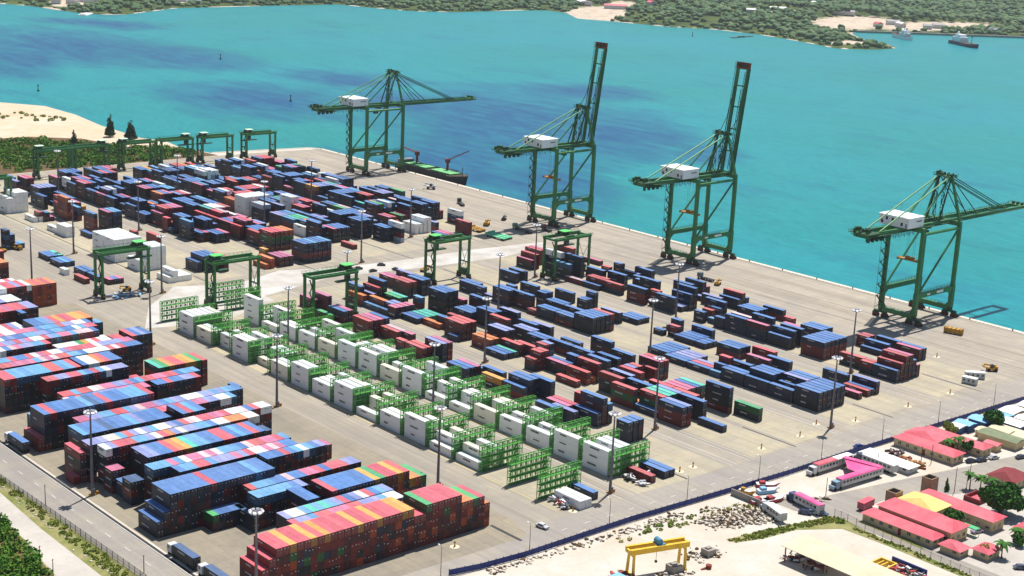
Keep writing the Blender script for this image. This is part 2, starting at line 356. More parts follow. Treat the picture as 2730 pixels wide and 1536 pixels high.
def body_geo(w, L, H):
    """frame box with recessed side, end and roof panels; origin at base centre. returns verts, quads, slot (0 side, 1 roof)"""
    x, y = w / 2, L / 2; V = []; F = []; S = []
    def inset(q, n, ins, dep, slot):
        q = [Vector(p) for p in q]; n = Vector(n); e1 = (q[1] - q[0]).normalized(); e2 = (q[3] - q[0]).normalized(); o = len(V)
        inn = [q[0] + e1 * ins + e2 * ins, q[1] - e1 * ins + e2 * ins, q[2] - e1 * ins - e2 * ins, q[3] + e1 * ins - e2 * ins]
        for p in q: V.append(tuple(p))
        for p in inn: V.append(tuple(p - n * dep))
        for i in range(4): F.append((o + i, o + (i + 1) % 4, o + 4 + (i + 1) % 4, o + 4 + i)); S.append(slot)
        F.append((o + 4, o + 5, o + 6, o + 7)); S.append(slot)
    inset([(-x,-y,0),(x,-y,0),(x,-y,H),(-x,-y,H)], (0,-1,0), 0.12, 0.06, 0)
    inset([(x,-y,0),(x,y,0),(x,y,H),(x,-y,H)], (1,0,0), 0.14, 0.05, 0)
    inset([(x,y,0),(-x,y,0),(-x,y,H),(x,y,H)], (0,1,0), 0.12, 0.06, 0)
    inset([(-x,y,0),(-x,-y,0),(-x,-y,H),(-x,y,H)], (-1,0,0), 0.14, 0.05, 0)
    inset([(-x,-y,H),(x,-y,H),(x,y,H),(-x,y,H)], (0,0,1), 0.1, 0.03, 1)
    F.append((len(V), len(V) + 1, len(V) + 2, len(V) + 3)); V.extend([(-x,-y,0),(-x,y,0),(x,y,0),(x,-y,0)]); S.append(0)
    return V, F, S
def mark_geo(w, L, H, rnd, reefer):
    """letter-like bars on the long -X side, code plates on the -Y doors"""
    V = []; F = []; S = []
    def q(p): o = len(V); V.extend(p); F.append((o, o + 1, o + 2, o + 3)); S.append(2)
    x = -w / 2 - 0.012
    z = H * rnd.uniform(0.52, 0.7); h = rnd.uniform(0.35, 0.6) if not reefer else rnd.uniform(0.5, 0.8)
    yy = L / 2 - rnd.uniform(0.18, 0.34) * L; n = rnd.randint(5, 9)
    for i in range(n):
        a = rnd.uniform(0.22, 0.42)
        q([(x, yy, z), (x, yy - a, z), (x, yy - a, z + h * rnd.uniform(0.7, 1)), (x, yy, z + h)]); yy -= a + rnd.uniform(0.08, 0.2)
    y = -L / 2 - 0.012
    if not reefer:
        for sx in (-0.62, 0.5):
            if rnd.random() < 0.8:
                a = rnd.uniform(0.2, 0.42); zz = H * rnd.uniform(0.6, 0.8); q([(sx * w / 2, y, zz), (sx * w / 2 + a, y, zz), (sx * w / 2 + a, y, zz + 0.26), (sx * w / 2, y, zz + 0.26)])
    return V, F, S

REC = []   # every container of the yard: x, y = low corner
def put(x, y, L, z, H, code, w=CW, blk='', col=0, bay=0, tier=0, top=True, ln=None, kind='dry'):
    REC.append(dict(x=x, y=y, L=ln if ln else (11.98 if L == 2 else 5.9), w=w, z=z, H=H, c=code, blk=blk, col=col, bay=bay, tier=tier, top=top, long=L == 2, kind=kind))
def under(top, rnd):
    if top in 'wc': return rnd.choice('BWWbrw')
    return rnd.choice({'b':'bbbkkbbkm','k':'kkbb','l':'bbklm','r':'rrmmbkr','R':'rrmmk','m':'mmrbkm','o':'rrmok','y':'mrkob'}.get(top, 'bbmrkr'))
def stack(x, y, L, cols, blk, col, bay, rnd, w=CW, ln=None, H=CH):
    z = 0.03; n = len(cols); cols = list(cols)
    for t, ch in enumerate(cols):
        c = under(cols[-1], rnd) if ch == '*' else ch
        hh = CHH if c in 'wc' and H == CH else H
        put(x, y, L, z, hh, c, w, blk, col, bay, t, t == n - 1, ln); z += hh + 0.012
    return z
RN = random.Random(11)
BX = [343.0,365.6,400.0,423.4,457.6,481.0,515.4,538.9]
NEAR = [
(4,0,0,2,15,15,0),(4,1,0,2,15,15,0),(4,2,0,2,15,15,0),(4,3,0,2,15,15,0),(4,4,0,2,15,15,0),(4,5,0,2,15,15,0),(4,0,2,2,15,0),(4,2,2,2,15,0),(4,3,2,2,15,15,3),(4,4,2,2,15,15,0),(4,5,2,2,15,15,0),(5,1,0,2,6),(5,3,0,2,4),(5,4,0,2,0),
(5,5,0,2,6,3),(5,4,2,2,15,0),(6,0,0,2,15,0),(6,1,0,2,15,15,4),(6,2,0,2,15,15,15,4),(6,3,0,2,15,15,15,6),(6,4,0,2,15,15,0),(6,5,0,2,15,6),(6,0,2,1,1,4),(6,1,2,1,1,4),(6,1,3,2,1,4),(7,1,4,2,0),(7,2,4,2,15,0),(7,5,2,2,15,0),
(7,4,2,2,15,6),(7,5,4,2,15,0),(7,3,6,1,4,4),(7,4,6,1,4,4),(6,0,6,2,4,4,0),(6,1,6,2,4,4,0),(6,2,6,2,4,4,0),(6,3,6,2,4,4,0),(6,4,6,2,4,4,0),(6,5,6,2,4,4,0),(6,0,9,2,15,0),(6,1,9,2,15,15,0),(6,3,9,2,15,15,0),(7,0,9,2,15,0),
(7,1,9,2,15,0),(7,2,9,2,15,0),(6,0,11,2,0,0,6),(6,0,13,2,15,15,0),(6,0,15,1,15,0),(6,1,16,1,2),(6,0,17,1,15,0),(6,2,17,1,15,4),(6,4,17,1,15,0),(6,5,17,2,15,15,0),(7,1,19,2,15,3),(7,2,20,2,3),(6,4,14,2,15,13),(7,0,15,2,15,0),
(7,1,15,2,15,0),(7,2,15,2,15,0),(7,4,14,2,4,0),(6,4,12,2,15,15,0),(7,4,13,1,5),(7,1,11,2,6),(7,4,18,2,0,0,4),(7,3,18,2,15,0),(7,5,18,2,15,0),(7,4,22,2,15,15,0),(7,5,22,2,15,6),(6,5,20,2,15,15,15,0),(6,4,20,2,15,15,0),(6,0,20,2,15,15,0),
(6,2,20,2,3),(6,3,20,2,3),(6,1,22,1,15,15,4),(7,1,22,2,15,15,0),(5,1,17,1,0),(5,2,16,1,15,4),(5,4,17,1,0),(5,5,17,1,15,0),(5,5,14,2,15,0),(5,1,14,2,0),(5,2,14,2,0),(5,3,14,2,0),(5,4,14,2,0),(5,1,13,1,0),
(5,2,13,1,0),(5,3,13,1,0),(4,1,13,2,0),(4,2,13,2,0),(4,3,13,2,0),(4,4,13,2,0),(4,5,13,2,0),(4,0,11,2,0),(4,1,11,2,0),(4,2,11,2,3),(4,3,11,2,3),(4,4,11,2,3),(4,0,9,2,0),(4,1,9,2,5),
(4,2,9,2,3),(4,0,8,1,2),(4,0,6,2,15,0),(4,1,6,2,15,0),(4,0,4,2,15,0),(4,1,4,2,15,15,0),(4,2,4,2,15,15,0),(4,3,4,2,15,15,0),(4,4,7,2,15,0),(4,1,8,1,15,0),(4,2,8,1,15,15,5),(5,2,6,2,15,0),(5,4,8,2,4,5),(5,0,7,2,15,6),
(5,1,10,2,4,0),(5,2,10,2,4,0),(5,3,10,2,4,0),(3,2,1,2,1,9),(3,1,3,2,4,1,1,0),(2,0,3,2,4,4,0),(2,1,3,2,4,4,3),(2,1,5,2,4,9,4),(2,2,5,2,4,9,10),(2,3,5,2,4,9,10),(2,4,5,2,4,9,3),(2,5,6,2,15,15,5),(3,0,6,2,15,6),(3,1,6,2,15,6),
(3,2,6,2,15,0),(3,3,6,2,15,10),(2,4,3,2,15,15,0),(2,5,4,2,15,15,4),(2,3,1,2,0),(1,5,7,2,4,4,4),(1,3,6,2,15,0),(1,5,6,1,15,15,2),(1,4,6,2,6,6,6,0),(1,2,3,1,15,15,0),(1,3,3,1,15,15,0),(1,4,3,1,15,15,0),(1,2,8,2,15,6),(1,3,8,2,15,5),
(1,1,7,2,15,3),(1,0,8,2,15,0),(2,0,12,2,4),(2,2,12,2,7,4),(2,2,14,2,1,6),(2,3,14,2,1,0),(2,1,16,1,4,4,4),(2,2,16,1,4,4,4),(2,0,16,1,3,4),(2,3,12,1,7),(2,2,9,2,1,1,4),(2,0,7,2,4,9,4),(2,3,7,2,15,15,0),(2,1,7,1,7),
(2,0,5,2,0),(2,4,9,2,15,15,3),(3,0,10,2,15,5),(3,1,11,1,15,3),(3,2,11,1,15,4),(3,3,10,1,15,4),(3,4,10,2,4,0,6),(3,5,10,2,4,0,4),(3,5,15,2,15,15,0),(3,5,13,2,15,0),(3,2,13,2,15,0),(3,0,13,2,15,0),(2,4,12,2,1,4,4),(2,4,14,1,15,15,0),
(3,1,15,2,15,0),(3,5,18,2,0),(3,1,17,2,4,0),(2,4,17,1,2,2,4),(2,5,17,1,2,2,3),(2,1,21,2,4,7),(2,2,21,2,4,7),(2,0,19,2,0),(2,1,19,2,0),(2,2,19,2,10),(2,3,19,2,15,4),(2,4,18,2,15,4),(2,4,21,2,6,6,3),(3,1,21,2,15,3),
(3,0,19,2,15,0),(3,1,19,2,15,0),(1,1,17,2,15,0),(1,2,17,2,15,0),(1,3,17,2,15,6),(1,5,16,2,0),(1,4,15,2,15,0),(1,2,14,2,1,8),(1,2,12,2,4,0),(1,3,12,2,15,15,0),(1,4,12,2,15,15,0),(1,5,11,2,15,15,0),(1,3,22,2,15,4),(1,4,21,2,15,15,3),
(1,5,21,2,4,4,6),(3,0,30,2,1,1,1,0),(3,1,30,2,1,1,1,0),(3,2,30,2,1,1,1,0),(3,4,30,1,15,6),(3,5,28,2,6,6,0),(4,0,33,2,15,0),(4,1,33,2,15,0),(4,0,32,1,15,0),(4,0,31,1,3),(4,0,29,2,15,15,0),(4,1,29,2,15,15,0),(4,1,27,2,6,6,0),(4,5,31,1,15,0),
(5,0,30,2,15,0),(4,4,27,1,15,15,0),(4,5,27,1,15,15,0),(5,1,30,2,0),(5,2,27,2,15,0),(5,1,25,1,15,0),(5,2,25,1,15,0),(5,3,25,1,15,15,0),(4,4,25,2,15,0),(4,5,25,2,15,0),(4,4,23,2,15,0),(4,0,24,2,15,0),(4,1,24,2,15,0),(4,0,26,1,4),
(4,0,22,2,4,0),(4,1,22,2,4,0),(4,0,20,2,15,15,0),(4,1,20,2,15,15,0),(4,2,20,2,15,15,0),(4,3,20,2,15,15,0),(4,4,20,2,15,15,4),(3,0,23,2,2,2,4),(2,5,21,2,6,6,3),(3,4,24,2,15,15,3),(3,1,25,2,15,15,0),(3,2,25,2,15,15,0),(3,0,27,2,15,0),(3,1,27,2,15,0),
(3,2,27,2,15,0),(2,5,26,2,15,4),(2,1,24,2,6,6,4),(2,2,24,2,6,6,4),(2,3,24,2,6,6,4),(2,0,24,1,0),(2,2,27,2,7),(2,3,26,2,15,0),(3,2,21,2,1,3),(3,5,21,2,1,3),(3,4,22,2,15,0),(2,5,31,1,15,15,2),(3,3,38,2,15,6),(3,4,38,2,15,6),
(3,5,37,2,15,15,3),(2,4,35,2,15,15,15,0),(3,1,35,2,1,1,4),(3,2,35,2,1,1,4),(3,4,35,2,15,15,0),(3,5,35,2,15,15,0),(2,3,35,2,1,1,4),(2,2,35,2,15,3),(2,0,35,2,15,7),(2,1,33,2,15,7),(2,4,33,2,15,9),(2,5,33,2,15,10),(2,0,33,2,2),(2,1,32,1,15,3),
(2,2,32,1,15,3),(2,0,31,1,15,6),(2,1,31,1,15,6),(2,2,31,1,15,6),(2,3,31,1,15,6),(2,0,32,1,0),(1,5,28,2,15,15,0),(2,1,29,2,0),(2,2,29,2,0),(2,3,29,2,10),(2,4,29,2,10),(2,5,29,2,10),(2,1,36,2,4,4,0),(1,5,35,2,15,15,6),
(1,4,36,2,15,6),(1,2,31,2,15,15,0),(1,3,31,2,15,15,6),(1,1,31,1,4),(1,4,31,1,4),(1,1,32,2,15,9),(1,2,28,2,6,6,4),(1,3,28,2,6,6,6),(1,4,28,2,6,6,6),(1,4,26,2,15,4),(1,5,26,2,15,13),(1,5,25,1,15,6),(1,2,24,1,15,4),(1,2,22,2,15,4),
(6,0,36,2,15,6),(6,1,36,2,15,15,4),(6,4,37,2,15,15,4),(6,5,37,2,15,15,6),(6,3,34,2,0,0,0,11),(7,2,36,2,15,15,4),(6,4,32,2,15,15,15,0),(6,1,32,2,1,1,2),(7,5,34,2,6),(7,3,32,1,4),(7,4,31,1,15,0),(6,3,29,2,15,15,0),(6,4,27,2,15,15,0),(7,0,27,1,15,0),
(7,5,28,2,15,0),(7,4,29,2,3),(6,4,24,2,15,15,0),(6,3,23,2,15,15,15,0),(6,0,23,2,4,4,0),(6,1,26,2,0,4),(6,1,28,2,15,4),(6,2,28,2,15,4),(6,0,30,2,13),(6,0,28,2,0),(5,0,21,2,15,3),(5,2,20,2,0),(5,3,20,2,0),(5,4,20,2,0),
(5,5,34,2,15,0),(5,3,34,2,15,0)]
FAR = [
(3,0,0,2,0,4,0,0),(3,1,0,2,0,4,0,0),(3,2,0,2,0,4,0,2),(3,3,0,2,0,4,0,0),(3,4,0,2,0,4,0,0),(3,5,0,2,0,4,0,2),(2,1,0,2,15,7),(2,3,0,2,15,6),(2,4,0,2,15,6),(2,5,0,2,15,6),(2,0,0,2,7),(2,4,3,1,15,8),(3,0,5,2,4,1,9,5),(3,1,5,2,4,1,9,5),
(3,2,5,2,4,1,9,5),(3,3,5,2,4,1,9,7),(3,4,5,2,4,1,9,7),(3,0,7,2,15,15,4),(3,1,10,2,0,4,2,6),(3,2,10,2,0,4,2,5),(3,4,10,2,15,15,6),(3,5,10,2,15,15,3),(3,5,13,2,15,15,6),(4,0,18,2,11,11,11,11),(4,1,18,2,11,11,11,11),(4,2,18,2,11,11,11,11),(4,3,18,2,11,11,11,11),(4,4,18,2,11,11,11,11),
(4,5,18,2,11,11,11,11),(4,0,15,2,15,15,15,12),(4,1,15,2,15,15,15,12),(4,3,16,2,15,15,15,0),(4,4,16,2,15,15,15,0),(4,3,14,2,4,4,4,3),(5,0,16,2,11,11,11,11),(5,1,16,2,11,11,11,11),(5,4,16,2,15,15,5),(5,5,16,2,15,15,5),(5,3,14,1,7,7,7),(5,3,16,2,15,3),(4,0,10,2,15,15,2),(4,1,10,2,15,15,10),
(4,2,10,2,15,15,9),(4,3,10,2,15,15,10),(4,4,9,2,11,11),(4,0,8,2,11,11),(5,0,11,2,15,3),(5,1,11,2,15,3),(5,3,11,2,2,2,11),(5,4,10,2,4,2,2,9),(5,5,10,2,4,2,2,13),(4,2,5,2,1,1,6),(4,3,5,2,1,1,0),(4,4,5,2,1,1,0),(4,5,5,2,1,1,0),(5,0,5,2,15,15,15,0),
(5,1,5,2,15,15,15,0),(5,2,5,2,15,15,15,0),(5,3,3,2,15,15,0),(5,4,3,2,15,15,0),(5,5,2,2,15,15,15,11),(6,5,8,2,4,4,4,0),(6,0,4,2,11,11),(6,1,4,2,11,11),(6,2,4,2,11,11,11),(6,3,4,2,11,11,11),(6,5,4,2,4,3),(7,0,1,2,15,15,4),(7,5,5,2,4,2,11),(7,5,9,2,15,15,11),
(7,5,8,1,15,4),(6,2,1,2,0),(6,3,1,2,6),(6,4,1,2,6),(4,2,2,2,4),(1,2,2,2,15,15,0),(1,3,2,2,15,15,0),(1,4,2,2,15,15,0),(1,1,2,2,15,0),(1,5,1,2,15,15,4),(2,1,11,2,6,0),(2,2,11,2,6,6),(2,3,10,2,15,0),(2,4,10,2,15,0),
(2,5,10,2,15,6),(2,0,16,1,4,4,5),(2,0,15,1,0),(2,2,16,1,0),(2,4,14,1,15,15,0),(2,5,14,1,15,15,0),(2,1,20,2,15,0),(2,3,20,2,15,15,0),(2,5,20,2,15,15,15,0),(2,1,22,2,15,15,15,0),(2,2,22,2,15,15,15,0),(1,0,19,2,4,4,4,0),(1,3,19,2,1,0,0,6),(1,4,19,2,1,0,0,2),
(1,5,19,2,1,0,0,2),(1,5,16,1,4),(1,5,12,2,15,4),(2,0,28,2,15,15,6),(1,2,32,2,0,0,0,3),(1,3,32,2,0,0,0,3),(1,4,32,2,0,0,0,3),(1,5,32,2,0,0,0,3),(1,1,36,2,4,4,4,3),(1,4,37,2,15,15,15,6),(1,5,37,2,15,15,15,5),(2,0,38,2,15,15,6),(2,2,38,2,15,15,15,0),(2,3,38,2,15,15,15,0),
(2,4,38,2,15,15,15,0),(2,5,38,2,15,15,15,0),(2,2,36,1,15,5),(1,4,31,1,0),(3,2,38,2,15,15,15,0),(3,3,38,2,15,15,15,0),(3,4,38,2,15,15,15,6),(3,5,38,2,15,15,15,4),(3,0,38,2,15,15,15,1),(0,5,17,2,0),(5,0,32,2,15,15,15,11),(5,1,32,2,15,15,15,11),(5,2,32,2,15,15,15,11),(5,3,32,2,15,15,15,11),
(3,0,27,2,1,1,1,6),(3,1,27,2,1,1,1,6),(3,2,27,2,1,1,1,0),(3,3,27,2,1,1,1,0),(3,3,23,2,15,15,15,3),(3,4,23,2,15,15,15,5),(3,5,23,2,15,15,15,13),(3,1,16,2,2,4,4,10),(3,2,16,2,2,4,4,11),(3,3,16,2,2,4,4,11),(3,4,16,2,2,4,4,13),(3,1,14,2,4,4,4,5),(3,2,14,2,4,4,4,13),(4,2,30,2,15,15,4),
(4,3,30,2,15,15,0),(4,4,30,2,15,15,3),(4,4,28,2,15,15,4),(4,5,28,2,15,15,2),(5,1,27,2,1,1,1,4),(5,2,27,2,1,1,1,2),(5,1,24,2,15,15,4),(4,2,23,1,15,15,15,5),(6,5,35,2,15,15,15,4),(7,1,36,2,15,15,15,5),(7,2,36,2,15,15,15,5),(7,3,36,2,15,15,15,5),(7,4,35,2,15,15,6),(7,5,35,2,15,15,6),
(6,1,28,2,15,15,15,0),(6,2,28,2,15,15,15,0),(6,3,26,2,15,15,15,0),(6,4,26,2,15,15,15,0),(6,5,26,2,15,15,15,0),(6,1,23,2,15,15,15,0),(6,2,23,2,15,15,15,0),(5,4,20,2,15,15,3),(5,5,20,2,15,15,0),(6,0,16,2,15,15,15,0),(6,1,16,2,15,15,15,0),(6,2,16,2,15,15,15,0),(6,3,16,2,15,15,15,0),(6,4,18,2,15,15,15,3),
(6,5,18,2,15,15,15,6),(7,4,26,2,15,15,11),(7,5,26,2,15,15,11),(7,5,24,2,15,15,7),(7,5,22,2,15,3),(7,5,33,2,15,15,15,0),(7,1,27,2,15,15,2),(7,2,27,2,15,15,11),(7,4,30,2,15,15,5),(7,5,30,2,15,15,11)]
occ = set()
for zone, txt in (('near', NEAR), ('far', FAR)):
    for b_, c_, h_, L_, *tiers in txt:   # block, row, half-slot, length in half-slots, colour index of each tier from the ground up (15: any)
        s_ = [CODES[i] if i < 15 else '*' for i in tiers]
        y0 = (330 if b_ >= 6 else 326) if zone == 'near' else 627
        for i in range(L_): occ.add((zone, b_, c_, h_ + i))
        stack(BX[b_] + c_ * 2.88 + RN.uniform(-0.06, 0.06), y0 + h_ * 6.225 + RN.uniform(-0.1, 0.1), L_, s_, zone + str(b_), c_, h_, RN)
# the far yard is fuller than what can be read singly
for b_, lo, hi, pr in ((1, 24, 39, 0.5), (2, 12, 38, 0.82), (3, 8, 38, 0.9), (4, 6, 39, 0.92), (5, 6, 40, 0.92), (6, 8, 40, 0.9), (7, 8, 38, 0.8)):
    for h_ in range(lo, hi, 2):
        if RN.random() < 0.05: continue
        base = RN.choice((2, 3, 3, 4, 4)); fam = RN.choice(['bbbk','bbll','rmrR','bbmb','mrbb','bbkB','bbbb'])
        for c_ in range(6):
            if any(('far', b_, c_, h_ + i) in occ for i in (0, 1)) or RN.random() > pr: continue
            n = max(1, min(4, base + RN.choice((-1, 0, 0, 0, 0))))
            for i in (0, 1): occ.add(('far', b_, c_, h_ + i))
            top = RN.choice(fam) if RN.random() < 0.86 else RN.choice('woBptgy')
            stack(BX[b_] + c_ * 2.88, 627 + h_ * 6.225, 2, '*' * (n - 1) + top, 'far' + str(b_), c_, h_, RN)
def wstack(x, y, cols, L, code, blk, bay=0, pitch=2.5, H=CHH):
    for i, n in enumerate(cols):
        if n in '. ': continue
        z = 0.03
        for t in range(int(n)):
            put(x + i * pitch, y, L, z, H, code, CW, blk, i, bay, t, t == int(n) - 1); z += H + 0.012
wstack(343.9, 678.8, '444444', 2, 'w', 'whitebig', 0); wstack(343.9, 691.2, '444444', 2, 'w', 'whitebig', 1)
wstack(345.0, 655.7, '224444', 2, 'w', 'whitemid', 0)
wstack(346.2, 628.2, '12111.', 2, 'w', 'whitelow', 0)
wstack(346.4, 813.4, '33444.', 2, 'w', 'whitefar', 0)
wstack(347.9, 741.8, '22....', 2, 'w', 'whitepair', 0); wstack(345.4, 753.6, '.1....', 2, 'w', 'whitepair', 1)
for x, y, s, L in ((349,784.7,'w',2),(352,784.9,'wr',1),(355.5,783.3,'mb',1),(358.2,783.3,'m',1),(366.6,779.6,'rorro',2),(369.2,779.6,'rr',2),(372,779.4,'r',2),(370.4,793.5,'rrrr',2),
                   (317.3,697.6,'b',2),(320,697.6,'b',2),(322.7,697.6,'t',2),(316.4,682.5,'b',2),(319.2,682.5,'B',2),(321.8,682.8,'b',2),(311.6,667.5,'w',1),(312.2,647.2,'r',2),(318.6,660.5,'b',2),(319,647.5,'b',2),(321.6,660.6,'b',2),
                   (309.6,731,'BkBk',1),(312.2,731,'bkb',1),(314.8,731,'b',1),(317.4,731.2,'B',1),(306.2,738,'rmrr',2),(303.4,738,'rrr',2),(297,752,'rrr',2),(321,640,'m',1),(323.6,640,'b',1),(326.2,640,'m',1)):
    stack(x, y, L, s, 'side', 0, int(y), RN)
# ---- reefer blocks and their racks
RK1 = {2:'12.2..',3:'12.2..',4:'3..2..',5:'22.1..',6:'1.2.2.',7:'333.2.',8:'222.2.',9:'33....',10:'22.1..',11:'.1.22.',12:'33.3..',13:'.2.2..',14:'22....',15:'33333.'}
RK2 = {0:'3.33..',1:'3.2...',2:'2.2...',3:'2.2..2',4:'2..22.',5:'1.22..',6:'1.2.2.',7:'3.2.3.',8:'2.2...',9:'3.33..',10:'3.222.',11:'2..3..',12:'2.2.3.',13:'22....',14:'1.3...',15:'4.1.1.'}
RACKP = 14.45
for blk, x0, rk in (('reeferA', 310.8, RK1), ('reeferB', 343.1, RK2)):
    for k_, s in rk.items():
        for c_, ch in enumerate(s):
            if ch == '.': continue
            z = 0.03; code = 'c' if RN.random() < 0.22 and ch != '4' else 'w'
            for t in range(int(ch)):
                put(x0 + c_ * 2.95, 325.6 + k_ * RACKP + 1.1, 2, z, CHH, code, CW, blk, c_, k_, t, t == int(ch) - 1, None, 'reefer'); z += CHH + 0.02
for x, y, s in ((315.4,311.2,'w'),(318.1,311.2,'w')): put(x, y, 2, 0.03, CHH, 'w', CW, 'roadend', int(x), 0, 0, True, None, 'reefer')
for x, y, s in ((324.4,314.6,'b'),(350.4,313.4,'r'),(357.2,313.6,'b'),(360.0,313.6,'b')): stack(x, y, 2, s, 'roadend', int(x), 0, RN)
# ---- the long rows of the front-left yard
FS = 0.925; FW = 2.24; FP = 2.27
FACE1 = 'rrrrmmmmmoookkgbbrm'; FACE2 = 'bbbkkkkmmmrrmbkk'
PASTEL = 'BBllwwRRmmbbblpBrR'; BLUES = 'bbbbbbbBlkb'; MIX = 'RRmBBwlbboygtlbBRp'
def row(idx, Y, Lh, x0, x1, n, roofs, face, H=2.56, seq=None):
    ln = 11.3 if Lh == 2 else 5.85; nc = len(seq) if seq else int(round((x1 - x0) / FP)); last = None; run = 0
    for i in range(nc):
        if seq: top = seq[i]
        else:
            if last and run > 0: top = last; run -= 1
            else: top = RN.choice(roofs); run = RN.choice((0, 0, 0, 1, 2)) if Lh == 2 else RN.choice((0, 0, 0, 1))
            last = top
        z = 0.03
        for t in range(n):
            c = top.lower() if False else (top if t == n - 1 else RN.choice(face))
            if t == n - 1 and top == 'R' and seq: c = 'R'
            put(x0 + i * FP, Y, Lh, z, H, c, FW, 'front%d' % idx, i, 0, t, t == n - 1, ln); z += H + 0.012
x = 207.2
row(0, 319.3, 2, x, 0, 5, '', FACE1, seq='RRyRRyRyRRRRyRRyRRRyy'); x += 21 * FP
row(0.1, 319.3, 2, x, 0, 4, '', FACE1, seq='RR'); x += 2 * FP
row(0.2, 319.3, 2, x, 0, 5, '', FACE1, seq='gRRRRR'); x += 6 * FP
row(0.3, 319.3, 2, x, 0, 4, '', FACE1, seq='oogR'); x += 4 * FP
row(0.4, 319.3, 2, x, 0, 3, '', FACE1, seq='o')
row(0.5, 319.3, 2, 207.2 - FP, 0, 4, '', 'rrm', seq='R'); row(0.6, 319.3, 2, 207.2 - 2 * FP, 0, 3, '', 'rrm', seq='R')
row(1, 333.0, 1, 223.4, 261, 4, PASTEL, FACE2); row(2, 339.4, 1, 224.0, 263, 4, PASTEL, FACE2, seq='lwcBtBtBlRblwRbBllbm'[:17])
row(3, 346.4, 2, 244.6, 0, 4, '', FACE1, H=2.88, seq='RbbbbbbygRRyr'); row(3.1, 346.4, 2, 274.2, 0, 3, '', FACE1, H=2.88, seq='yog'); row(3.2, 346.4, 2, 235.6, 0, 4, '', FACE2, H=2.7, seq='bb')
row(4, 357.6, 1, 225.6, 244, 4, 'BBbblw', FACE2); row(4.1, 356.8, 2, 223.4, 0, 2, '', FACE2, seq='k'); row(5, 364.0, 1, 227.4, 268, 4, PASTEL, FACE2); row(5.1, 364.0, 1, 214, 226, 2, 'gkb', FACE2)
row(6, 369.5, 2, 203.0, 240.4, 5, '', FACE2, seq='bbbbbbRbbbbbbBbb'); row(6.1, 369.5, 2, 203.0 - FP, 0, 3, '', FACE2, seq='b'); row(6.2, 369.5, 2, 203.0 - 2 * FP, 0, 2, '', 'bk', seq='b')
row(7, 377.2, 1, 241.4, 264, 5, 'bwBBlRb', FACE2); row(8, 383.3, 1, 214, 256, 5, PASTEL, FACE2); row(9, 389.4, 1, 208.4, 259, 5, PASTEL, FACE2); row(9.1, 393.4, 1, 275.2, 0, 2, '', 'mr', seq='m')
row(9.2, 395.6, 1, 204, 209.5, 3, 'mk', FACE2)
row(10, 399.6, 2, 212, 255.4, 5, '', FACE2, seq='llbbRoytBBbbRRbBbRb'); row(10.1, 405, 1, 256.4, 262, 4, 'mk', FACE2)
row(11, 413.2, 1, 204.6, 262, 5, PASTEL + 'coc', FACE2); row(12, 419.5, 1, 202.2, 270, 5, PASTEL + 'ccw', FACE2)
row(12.1, 407.5, 1, 203.6, 208.5, 3, 'mB', FACE2); row(12.2, 401.2, 1, 204.6, 206.6, 2, 'b', 'bk'); row(12.3, 421, 1, 197.2, 199.4, 1, 'R', 'r'); row(12.4, 421, 2, 199.6, 201.8, 4, 'R', 'kmr')
row(13, 429.0, 2, 204.8, 236, 5, '', FACE2, seq='BbbbkbbbBlbbbb'); row(13.1, 429.0, 2, 240.9, 249.8, 5, '', FACE2, seq='bRBb')
row(14, 441.2, 1, 210.6, 270, 4, PASTEL, FACE2); row(15, 447.4, 1, 212.4, 276, 4, PASTEL, FACE2); row(15.1, 456.5, 1, 278.5, 281.5, 3, 'kb', FACE2)
row(16, 454.0, 2, 203.0, 243.4, 5, '', FACE2, seq='bRbbbbbBkbRbbbBBBR'); row(16.1, 454.2, 2, 200.6, 0, 2, '', 'r', seq='R'); row(16.2, 466.6, 1, 205, 215, 3, 'lkB', FACE2)
row(17, 468.0, 1, 218.4, 250, 4, PASTEL, FACE2); row(17.1, 468.0, 1, 252.6, 270, 4, 'RblRb', FACE2); row(18, 474.3, 1, 219.6, 274, 4, PASTEL + 'yo', FACE2)
row(19, 485.2, 2, 262.6, 280.4, 4, '', FACE1, seq='tgyrRyyg'); row(19.1, 484.6, 2, 280.8, 0, 4, '', FACE1, seq='r'); row(19.2, 486, 2, 255, 260, 2, 'RR', 'r')
row(20, 486.0, 1, 219.0, 250.4, 5, 'wwllBbRRrlBl', FACE2)
row(21, 495.6, 2, 207.2, 236.4, 5, '', FACE2, seq='RRBBBBBBrrBBR'); row(21.1, 496.3, 2, 237.6, 252.8, 5, '', FACE2, seq='bwwoRbb')
row(22, 508.8, 1, 212, 269, 5, PASTEL, FACE2); row(23, 515.0, 1, 214, 268, 5, PASTEL + 'BB', FACE2)
row(24, 524.8, 2, 243.0, 265.5, 4, '', FACE2, seq='wcwwgywRww'); row(24.1, 527.8, 2, 274, 283, 4, '', FACE2, seq='Rblb'); row(24.2, 523, 2, 266.4, 0, 4, '', FACE1, seq='RR')
row(25, 528.5, 1, 220, 240, 5, PASTEL, FACE2); row(26, 534.7, 1, 222.6, 264, 5, PASTEL + 'ww', FACE2); row(27, 541.0, 1, 225, 266, 5, PASTEL + 'ww', FACE2); row(28, 547.2, 1, 227.8, 267, 5, PASTEL, FACE2)
row(29, 553.4, 2, 244.8, 268.6, 5, '', FACE1, seq='bbBlRyRRyyo'); row(29.1, 552.6, 1, 269.4, 273.5, 4, 'bB', FACE2); row(30, 560.2, 2, 222, 244, 4, 'RwBml', FACE2)
